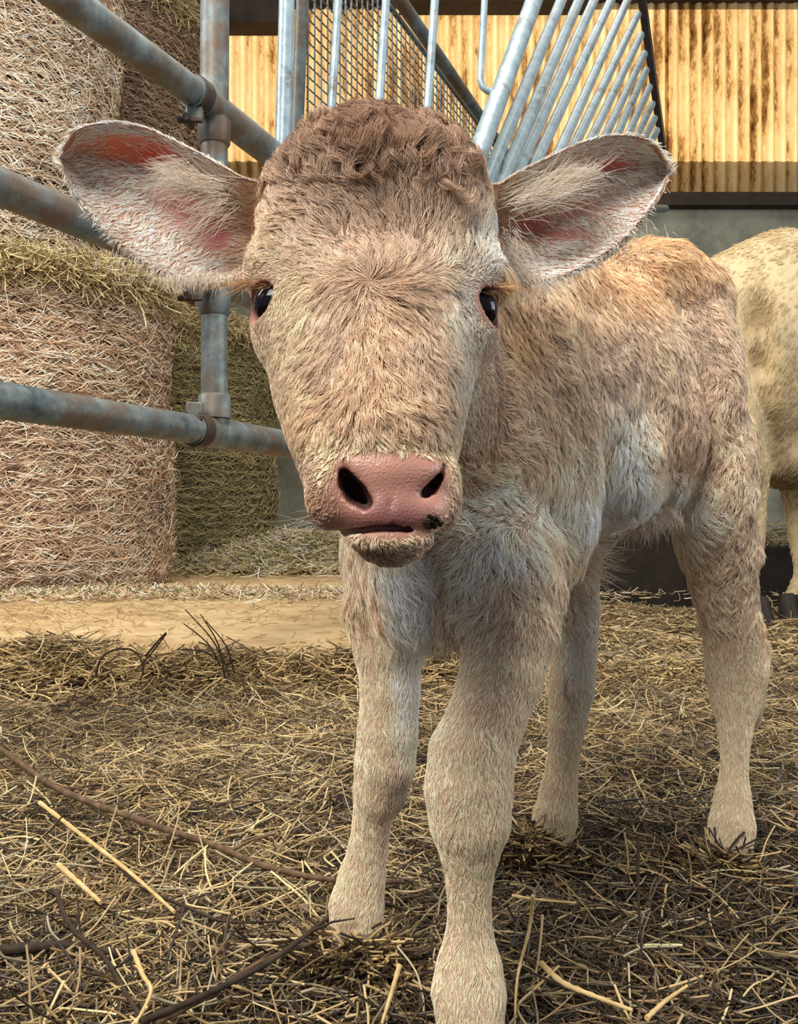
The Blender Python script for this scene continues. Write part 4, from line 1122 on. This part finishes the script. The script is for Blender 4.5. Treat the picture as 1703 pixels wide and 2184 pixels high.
# long white wisps at the ear openings, and lashes
def wisps(name, specs, rad=.00016, cols=((238, 228, 214), (226, 206, 182))):
    P_, C_ = [], []
    for (x, y, d, dx, dy, L, n, spread, sp_px) in specs:
        for _ in range(n):
            a = P(x + random.gauss(0, sp_px[0]), y + random.gauss(0, sp_px[1]), d + random.gauss(0, .003))
            v = Vector((dx + random.gauss(0, spread), -.25 + random.gauss(0, spread), -dy + random.gauss(0, spread))).normalized(); l = L * random.uniform(.6, 1.2)
            cv_ = Vector((random.gauss(0, .2), random.gauss(0, .1), random.gauss(-.1, .25)))
            P_.append([np.array(a) + l * t * np.array(v) + l * t * t * np.array(cv_) for t in np.linspace(0, 1, 6)])
            C_.append(srgb(cols[random.randrange(len(cols))]) * random.uniform(.8, 1.1))
    P_ = np.array(P_); R = np.full(P_.shape[:2], rad) * np.array([1, 1, .9, .8, .6, .25]); return curves_obj(name, P_, R, np.array(C_).clip(0, .9), M_FUR, calf)


wisps('ear_wisps', [(440, 400, .625, -1, -.15, .032, 240, .16, (26, 12)), (470, 440, .625, -.9, .5, .024, 130, .2, (20, 20)), (1130, 430, .625, .9, -.35, .036, 240, .16, (26, 16)), (1210, 380, .63, .9, -.3, .018, 200, .2, (26, 10)), (420, 590, .63, -.1, 1, .009, 400, .25, (45, 6)), (300, 560,   .635, -.3, 1, .006, 150, .25, (50, 20)),
                    (1120, 590, .625, .3, 1, .014, 260, .25, (40, 8)), (1090, 540, .62, .6, .8, .014, 260, .25, (12, 30)), (1330, 505, .64, .5, 1, .008, 160, .2, (40, 25)), (385, 355, .635, -1, .3, .018, 120, .25, (16, 10))])
wisps('eyelashes', [(562, 600, .560, -1, .18, .024, 90, .07, (7, 2)), (580, 604, .553, -.8, .35, .010, 40, .12, (6, 3)), (1040, 612, .562, 1, .05, .022, 80, .07, (6, 2)), (1030, 618, .556, .8, .3, .009, 30, .12, (5, 3))], .00012, ((206, 156, 104), (176, 128, 84), (226, 190, 140)))
wisps('whiskers', [(680, 1110, .50, -1, .15, .03, 16, .3, (12, 12)), (820, 1180, .50, 0, 1, .014, 40, .3, (35, 4)), (960, 1110, .50, .8, .4, .016, 14, .3, (8, 12))], .00007)
wisps('belly_tufts', [(1230, 1190, .90, .8, .15, .036, 260, .22, (14, 22)), (1370, 1105, .95, -.1, 1, .02, 300, .25, (30, 6)), (1410, 1090, .96, .2, 1, .018, 200, .25, (20, 6)), (960, 1360, .72, -.1, 1, .01, 100, .3, (20, 6))], .00022, ((232, 222, 206), (206, 180, 150)))

# hooves: two claws each
M_HOOF = noise_mat('calf_hoof', [(0.3, (74, 66, 58)), (0.7, (140, 124, 104))], 40, 6, 0.45, 0.2, 0.002)


def hoof(x0, x1, ytop, d, ty):
    mb = MB(); w = (x1 - x0) / F * d
    for s in (-1, 1):
        cx = ((x0 + x1) / 2 - CX) / F * d + s * w * .245; zt = CAMZ - (ytop - CY) / F * d
        rings = []; nseg = 16
        for t in np.linspace(0, 1, 7):
            z = zt * (1 - t); fw = w * .26 * (0.92 + .12 * t); fd = .020 + .010 * t; yo = d - .004 - .012 * t
            rings.append([(cx + fw * math.cos(a) * (1 if math.sin(a) > 0 else (1 - .25 * abs(math.sin(a)) ** 2)), yo + fd * math.sin(a) * (1.25 if math.sin(a) < 0 else .9), max(z, 0.0)) for a in np.linspace(0, 2 * math.pi, nseg, endpoint=False)])
        Vv = [v for r_ in rings for v in r_]; Fc = []
        for i in range(6):
            for k in range(nseg): Fc.append((i * nseg + k, i * nseg + (k + 1) % nseg, (i + 1) * nseg + (k + 1) % nseg, (i + 1) * nseg + k))
        Fc.append(tuple(range(nseg))); Fc.append(tuple(6 * nseg + k for k in range(nseg))[::-1]); mb.add(Vv, Fc)
    return mb.build('hoof', M_HOOF, calf)


hoof(925, 1082, 2180, .672, 0); hoof(700, 818, 1972, .822, 0); hoof(1508, 1600, 1812, 1.03, 0); hoof(1128, 1220, 1790, 1.085, 0)

# dark crumb of dirt on the muzzle
dirt_v = list(np.nonzero((np.hypot((px - 922) / 22, (py - 1112) / 9) < 1) & (V[:, 1] < .50) & (NV[:, 1] < -.2))[0])
mb = MB()
for _ in range(44):
    q = V[random.choice(dirt_v)] + [random.gauss(0, .001), -.0004, random.gauss(0, .001)]; r_ = random.uniform(.001, .0024)
    Vv = [q + r_ * np.array(v) * random.uniform(.6, 1.3) for v in ((1, 0, 0), (-1, 0, 0), (0, 1, 0), (0, -1, 0), (0, 0, 1), (0, 0, -1))]
    mb.add(Vv, [(0, 2, 4), (2, 1, 4), (1, 3, 4), (3, 0, 4), (2, 0, 5), (1, 2, 5), (3, 1, 5), (0, 3, 5)])
mb.build('muzzle_dirt', noise_mat('mud', [(0.3, (30, 22, 14)), (0.7, (70, 54, 34))], 200, 4, .6, .3, .001), calf, False)

# ------------------------------------------------------------------ the cow behind
CD = 3.4
cf = Field(np.arange(0.85, 3.3, .016), np.arange(2.85, 4.1, .016), np.arange(0.0, 1.62, .016))


def PX(px, py, d=CD): return P(px, py, d)


cf.cone(PX(1590, 745), (2.45, 3.55, 1.02), .29, .31, .1, zs=1.22)
cf.ell(PX(1690, 620), (.28, .26, .19), .12)
cf.ell(PX(1545, 690), (.16, .24, .20), .1)
cf.ell(PX(1580, 830), (.145, .2, .26), .08)
cf.ell((2.55, 3.5, 1.1), (.3, .26, .34), .1)
cf.cone((2.6, 3.5, 1.2), (3.0, 3.4, 1.32), .19, .14, .1, zs=1.3)
for secs in ([(880, 1560, 1650, 3.3), (980, 1572, 1645, 3.3), (1050, 1585, 1642, 3.32), (1120, 1590, 1632, 3.33), (1200, 1596, 1625, 3.33), (1265, 1594, 1627, 3.31), (1300, 1586, 1624, 3.3)],
             [(950, 1650, 1760, 3.62), (1080, 1672, 1742, 3.62), (1180, 1686, 1730, 3.6), (1230, 1690, 1728, 3.56), (1265, 1682, 1730, 3.5), (1290, 1670, 1726, 3.45)],
             [(900, 2120, 2280, 3.35), (1100, 2170, 2230, 3.35), (1180, 2172, 2225, 3.35), (1290, 2180, 2215, 3.35)], [(900, 2120, 2280, 3.7), (1080, 2170, 2230, 3.7), (1250, 2180, 2215, 3.7)]):
    cf.chain(secs, .05)
cf.ell(PX(1690, 985, 3.4), (.13, .15, .10), .06)
def cow_y(x, z):
    i = int(np.searchsorted(cf.a[0], x)); k = int(np.searchsorted(cf.a[2], z)); q = np.nonzero(cf.F[i, :, k] < 0)[0]
    return float(cf.a[1][q[0]]) if len(q) else None


for line, r_ in (([(1612, 640), (1614, 700), (1620, 760), (1630, 830), (1645, 900), (1652, 980)], .026),):
    last = None
    for q_ in np.linspace(0, len(line) - 1, 16):
        i = min(int(q_), len(line) - 2); xy = np.array(line[i]) * (1 - (q_ - i)) + np.array(line[i + 1]) * (q_ - i)
        yv = 3.2
        for _ in range(5):
            c_ = PX(xy[0], xy[1], yv); y2 = cow_y(c_[0], c_[2])
            if y2 is None: break
            yv = y2
        if y2 is None: continue
        c_ = PX(xy[0], xy[1], yv - .004); f_ = .5 + .5 * math.sin(math.pi * min(1, q_ / (len(line) - 1) + .25))
        if last is not None: cf.cone(last, c_, r_ * f_, r_ * f_, .05, True)
        last = c_
cf.cone(PX(1570, 930, 3.2), PX(1592, 1010, 3.24), .07, .05, .03)
cV, cQ = cf.mesh(); cV = relax(cV, cQ, 3, .5); cN = normals(cV, cQ)
if (cN[:, 2] * (cV[:, 2] - .9)).mean() < 0: cQ = cQ[:, ::-1].copy()
cN = normals(cV, cQ)
if (cN[:, 2] * (cV[:, 2] - .9)).mean() < 0: cN = -cN
cV = cV + cN * (.014 * vnoise(cV, .16, 75) + .006 * vnoise(cV, (.05, .05, .16), 76))[:, None]
cpx, cpy = proj(cV)
cc_ = np.tile(srgb((212, 190, 146)), (len(cV), 1)) * (1 + .07 * vnoise(cV, .25, 71) + .05 * vnoise(cV, .07, 72))[:, None]
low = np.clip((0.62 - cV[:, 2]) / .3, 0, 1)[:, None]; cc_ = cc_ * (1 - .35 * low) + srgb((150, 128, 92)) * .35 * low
for (x, y, rx, ry, s) in ((1617, 740, 6, 45, .6), (1600, 940, 18, 40, .4), (1690, 720, 30, 40, .35), (1625, 900, 12, 60, .3), (1600, 1010, 26, 10, .5), (1672, 960, 34, 90, .55), (1700, 1020, 40, 30, .6), (1690, 800, 20, 60, .25)):  # dark patches: shade in the folds and along the belly, painted in
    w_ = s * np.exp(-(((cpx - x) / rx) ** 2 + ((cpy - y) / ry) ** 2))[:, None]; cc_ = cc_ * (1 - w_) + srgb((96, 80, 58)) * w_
cow = empty('cow', (1.9, 3.5, 0)); tag(cow, 'cream coloured adult cow standing behind the calf at the right', 'cow')
m, nt, b = mat('cow_coat'); a = N(nt, 'ShaderNodeAttribute', attribute_name='col'); nt.links.new(a.outputs['Color'], b.inputs['Base Color'])
b.inputs['Roughness'].default_value = .7; b.inputs['Sheen Weight'].default_value = .3
tc = N(nt, 'ShaderNodeTexCoord'); mp = N(nt, 'ShaderNodeMapping'); mp.inputs['Scale'].default_value = (1, 1, .15); n1 = N(nt, 'ShaderNodeTexNoise'); n1.inputs['Scale'].default_value = 90; n1.inputs['Detail'].default_value = 6
nt.links.new(tc.outputs['Object'], mp.inputs[0]); nt.links.new(mp.outputs[0], n1.inputs['Vector']); bp = N(nt, 'ShaderNodeBump'); bp.inputs['Strength'].default_value = .5; bp.inputs['Distance'].default_value = .008
nt.links.new(n1.outputs[0], bp.inputs['Height']); nt.links.new(bp.outputs[0], b.inputs['Normal'])
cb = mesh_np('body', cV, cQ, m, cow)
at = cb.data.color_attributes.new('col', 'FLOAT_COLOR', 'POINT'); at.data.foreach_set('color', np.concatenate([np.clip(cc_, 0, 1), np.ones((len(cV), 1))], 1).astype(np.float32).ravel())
n = 70000
tri = np.concatenate([cQ[:, [0, 1, 2]], cQ[:, [0, 2, 3]]]); A_, B_, C_ = cV[tri[:, 0]], cV[tri[:, 1]], cV[tri[:, 2]]
ar = np.linalg.norm(np.cross(B_ - A_, C_ - A_), axis=1) * np.where(cV[tri[:, 0], 0] < 1.9, 1, .25) * (cN[tri[:, 0], 1] < .4); cs = np.cumsum(ar)
t = np.clip(np.searchsorted(cs, rng.uniform(0, cs[-1], n)), 0, len(tri) - 1); u = rng.uniform(0, 1, (n, 2)); fl = u.sum(1) > 1; u[fl] = 1 - u[fl]
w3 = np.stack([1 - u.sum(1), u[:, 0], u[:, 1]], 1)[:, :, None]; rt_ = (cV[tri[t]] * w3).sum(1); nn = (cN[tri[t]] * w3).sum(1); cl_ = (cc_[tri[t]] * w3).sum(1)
wa = 1.0 * vnoise(rt_, .2, 77) + .5 * vnoise(rt_, .05, 78); D = np.stack([-.25 + .8 * np.sin(wa), 0 * wa, -np.cos(wa)], 1); D -= nn * (D * nn).sum(1)[:, None]; D /= np.linalg.norm(D, axis=1)[:, None] + 1e-6
tt = np.linspace(0, 1, 4)[None, :, None]; Lh = (rng.uniform(.010, .022, n))[:, None, None]; kc, kr = clumps(rt_, .018, 5); toc = kc - rt_
pp_ = rt_[:, None, :] + Lh * (tt * D[:, None, :] + .22 * (tt - .6 * tt ** 2) * nn[:, None, :]) + .5 * toc[:, None, :] * tt
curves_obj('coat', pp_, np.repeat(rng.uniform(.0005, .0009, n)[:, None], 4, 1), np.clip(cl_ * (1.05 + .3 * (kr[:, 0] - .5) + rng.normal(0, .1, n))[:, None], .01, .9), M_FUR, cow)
M_DHOOF = noise_mat('dark_hoof', [(0.3, (30, 26, 22)), (0.7, (64, 54, 44))], 20, 6, .6, .2, .003)
for hx0, hd in (((1604 - CX) / F * 3.3, 3.3), ((1694 - CX) / F * 3.42, 3.42), ((2197 - CX) / F * 3.35, 3.35), ((2197 - CX) / F * 3.7, 3.7)):
    mb = MB()
    for s in (-1, 1):
        mb.tube([(hx0 + s * .028, hd, .10), (hx0 + s * .03, hd - .02, .05), (hx0 + s * .031, hd - .035, 0.0)], [.03, .036, .042], 14)
    mb.build('hoof', M_DHOOF, cow)

for (hx_, hy_, hr_, nn_) in ((-.04, .80, .07, 1100), (.155, 1.06, .06, 700), (.365, 1.01, .05, 400)):
    pile('straw_tuft', hx_, hy_, 0.0, hr_, .05, .035, nn_, [(190, 162, 112), (120, 98, 64), (70, 54, 36), (52, 42, 30)], {-.04: 'straw kicked up around the far front hoof', .155: 'straw heaped around the far hind hoof', .365: 'straw around the near hind hoof'}[hx_], (.0006, .0013), (.03, .08))
# ------------------------------------------------------------------ twigs and big stems, each a thing
M_TWIG = noise_mat('brown_bark', [(0.3, (58, 44, 32)), (0.55, (104, 82, 60)), (0.75, (140, 116, 90))], 60, 6, .7, .4, .001)
M_TWIGD = noise_mat('dark_bark', [(0.3, (34, 27, 21)), (0.7, (74, 60, 46))], 60, 6, .7, .4, .001)
M_STEM = noise_mat('pale_straw', [(0.3, (176, 144, 88)), (0.7, (224, 198, 142))], 40, 5, .45, .3, .001)


def gp(px, py, z=0.02):
    d = (CAMZ - z) * F / (py - CY); return P(px, py, d)


def stick(name, pts, r, m, label, cat, z=.025, zs=None, side=None, group=None):
    q = [gp(x, y, (zs[i] if zs else z)) for i, (x, y) in enumerate(pts)]
    sp = spline(q, max(len(q) * 8, 12)); n = len(sp); rr = [r * (1 - .45 * i / n) * (1 + .12 * math.sin(i * 1.7)) for i in range(n)]
    if side:
        root = empty(name, tuple(q[0])); tag(root, label, cat, group)
        mb = MB(); mb.tube(sp, rr, 8); mb.build('stem', m, root)
        for (t, dx, dy, dz) in side:
            a = sp[int(t * (n - 1))]; b_ = a + np.array([dx, dy, dz]); mb = MB(); mb.tube([a, (a + b_) / 2 + [0, 0, .003], b_], [r * .5, r * .4, r * .25], 6); mb.build('side_twig', m, root)
        return root
    mb = MB(); mb.tube(sp, rr, 8); o = mb.build(name, m, None); tag(o, label, cat, group); return o


stick('stick', [(-60, 1575), (0, 1597), (120, 1680), (300, 1750), (450, 1800), (560, 1845), (700, 1875), (860, 1880)], .0052, M_TWIG, 'long brown stick lying across the straw from the left edge to the calf', 'stick', .03, side=[(.3, .06, -.02, .0), (.62, .05, .03, .01)])
stick('straw_stem', [(85, 1712), (170, 1778), (270, 1855), (372, 1945)], .0030, M_STEM, 'thick pale yellow straw stem just under the long brown stick', 'straw stem', .035)
stick('straw_stem', [(125, 1845), (165, 1880), (215, 1925)], .0034, M_STEM, 'short thick yellow stem with split end at lower left', 'straw stem', .035)
stick('twig', [(120, 1900), (150, 1975), (220, 2040), (270, 2120), (310, 2184)], .0028, M_TWIGD, 'dark twig running down to the bottom edge at left', 'twig', .035, side=[(.35, -.01, .02, .03), (.6, .03, .01, .01)])
stick('twig', [(240, 1830), (300, 1890), (400, 1935), (480, 1965), (600, 1965)], .0022, M_TWIGD, 'dark thin twig beneath the pale stem, curving to the right', 'twig', .03, side=[(.5, .02, .03, .0)])
stick('twig', [(300, 2180), (430, 2125), (560, 2060), (640, 2005), (720, 1945), (800, 1925), (880, 1945)], .0028, M_TWIGD, 'arched dark twig passing in front of the far front hoof', 'twig', .045, side=[(.8, .03, .02, .01), (.7, -.01, .03, .02), (.55, .04, 0, .012)])
stick('straw_stem', [(330, 2184), (450, 2120), (560, 2050), (700, 2000)], .0026, M_TWIG, 'grey brown long stem fanning from the bottom edge towards the far front hoof', 'straw stem', .04)
stick('straw_stem', [(285, 2030), (305, 2080), (322, 2115), (290, 2184)], .0023, M_STEM, 'bent pale stem near the bottom edge between dark twigs', 'straw stem', .045)
stick('straw_stem', [(853, 2058), (835, 2120), (815, 2184)], .0024, M_STEM, 'upright leaning yellow stem beside the nearest hoof', 'straw stem', .03, zs=[.06, .045, .03])
stick('straw_stem', [(1155, 2055), (1200, 2095), (1270, 2125), (1350, 2155)], .0028, M_STEM, 'broken pale stem right of the nearest hoof', 'straw stem', .03)
stick('straw_stem', [(1380, 2172), (1420, 2135), (1466, 2103)], .0022, M_STEM, 'short straight yellow stem at the bottom right', 'straw stem', .03)
stick('straw_stem', [(1093, 1910), (1150, 1919), (1230, 1926)], .0018, M_STEM, 'thin horizontal straw on dark litter right of the near front leg', 'straw stem', .03)
stick('straw_stem', [(1137, 1910), (1130, 1980), (1105, 2080), (1098, 2184)], .0017, M_STEM, 'thin curved upright stem beside the nearest leg', 'straw stem', zs=[.10, .07, .04, .03])
stick('twig', [(1362, 1790), (1362, 1900), (1370, 2040)], .0018, M_TWIGD, 'thin dark twig standing upright between the near feet', 'twig', zs=[.10, .06, .02])
stick('twig', [(1140, 1750), (1132, 1810)], .0022, M_TWIGD, 'short dark twig sticking up by the far hind hoof', 'twig', zs=[.05, .02])
stick('twig', [(-20, 2030), (60, 2022), (150, 2016), (260, 2035)], .006, M_TWIGD, 'thick dark branch half buried at the left edge', 'branch', .02)
for i, (xa, ya, xb, yb) in enumerate(((490, 1440, 395, 1300), (480, 1445, 428, 1310), (500, 1435, 440, 1325), (470, 1420, 392, 1330), (455, 1400, 380, 1385))):
    d0 = 1.98 + .02 * i
    mb = MB(); a, b_ = P(xa, ya, d0), P(xb, yb, d0 - .05); md = (a + b_) / 2 + [0.012, 0, .004]; sp = spline([a, md, b_], 14)
    mb.tube(sp, [.0022 * (1 - .5 * q / 14) for q in range(14)], 6); o = mb.build('dry_stalk', M_TWIGD, None)
    tag(o, 'thin dark dry stalk leaning up from the straw edge against the pale concrete', 'stalk', 'dry stalks leaning at the edge of the straw')

for pts_, d0, lab in (([(205, 1445), (215, 1405), (245, 1386), (285, 1388), (305, 1420), (300, 1450)], 1.95, 'thin dark twig arching over the straw edge left of the dry stalks'),
                      ([(310, 1400), (335, 1370), (355, 1350), (330, 1385), (300, 1420)], 2.0, 'short forked dark twig just left of the dry stalks')):
    sp = spline([P(x, y, d0) for x, y in pts_], 30); mb = MB(); mb.tube(sp, [.0025 * (1 - .4 * q / 30) for q in range(30)], 6)
    tag(mb.build('twig', M_TWIGD, None), lab, 'twig')
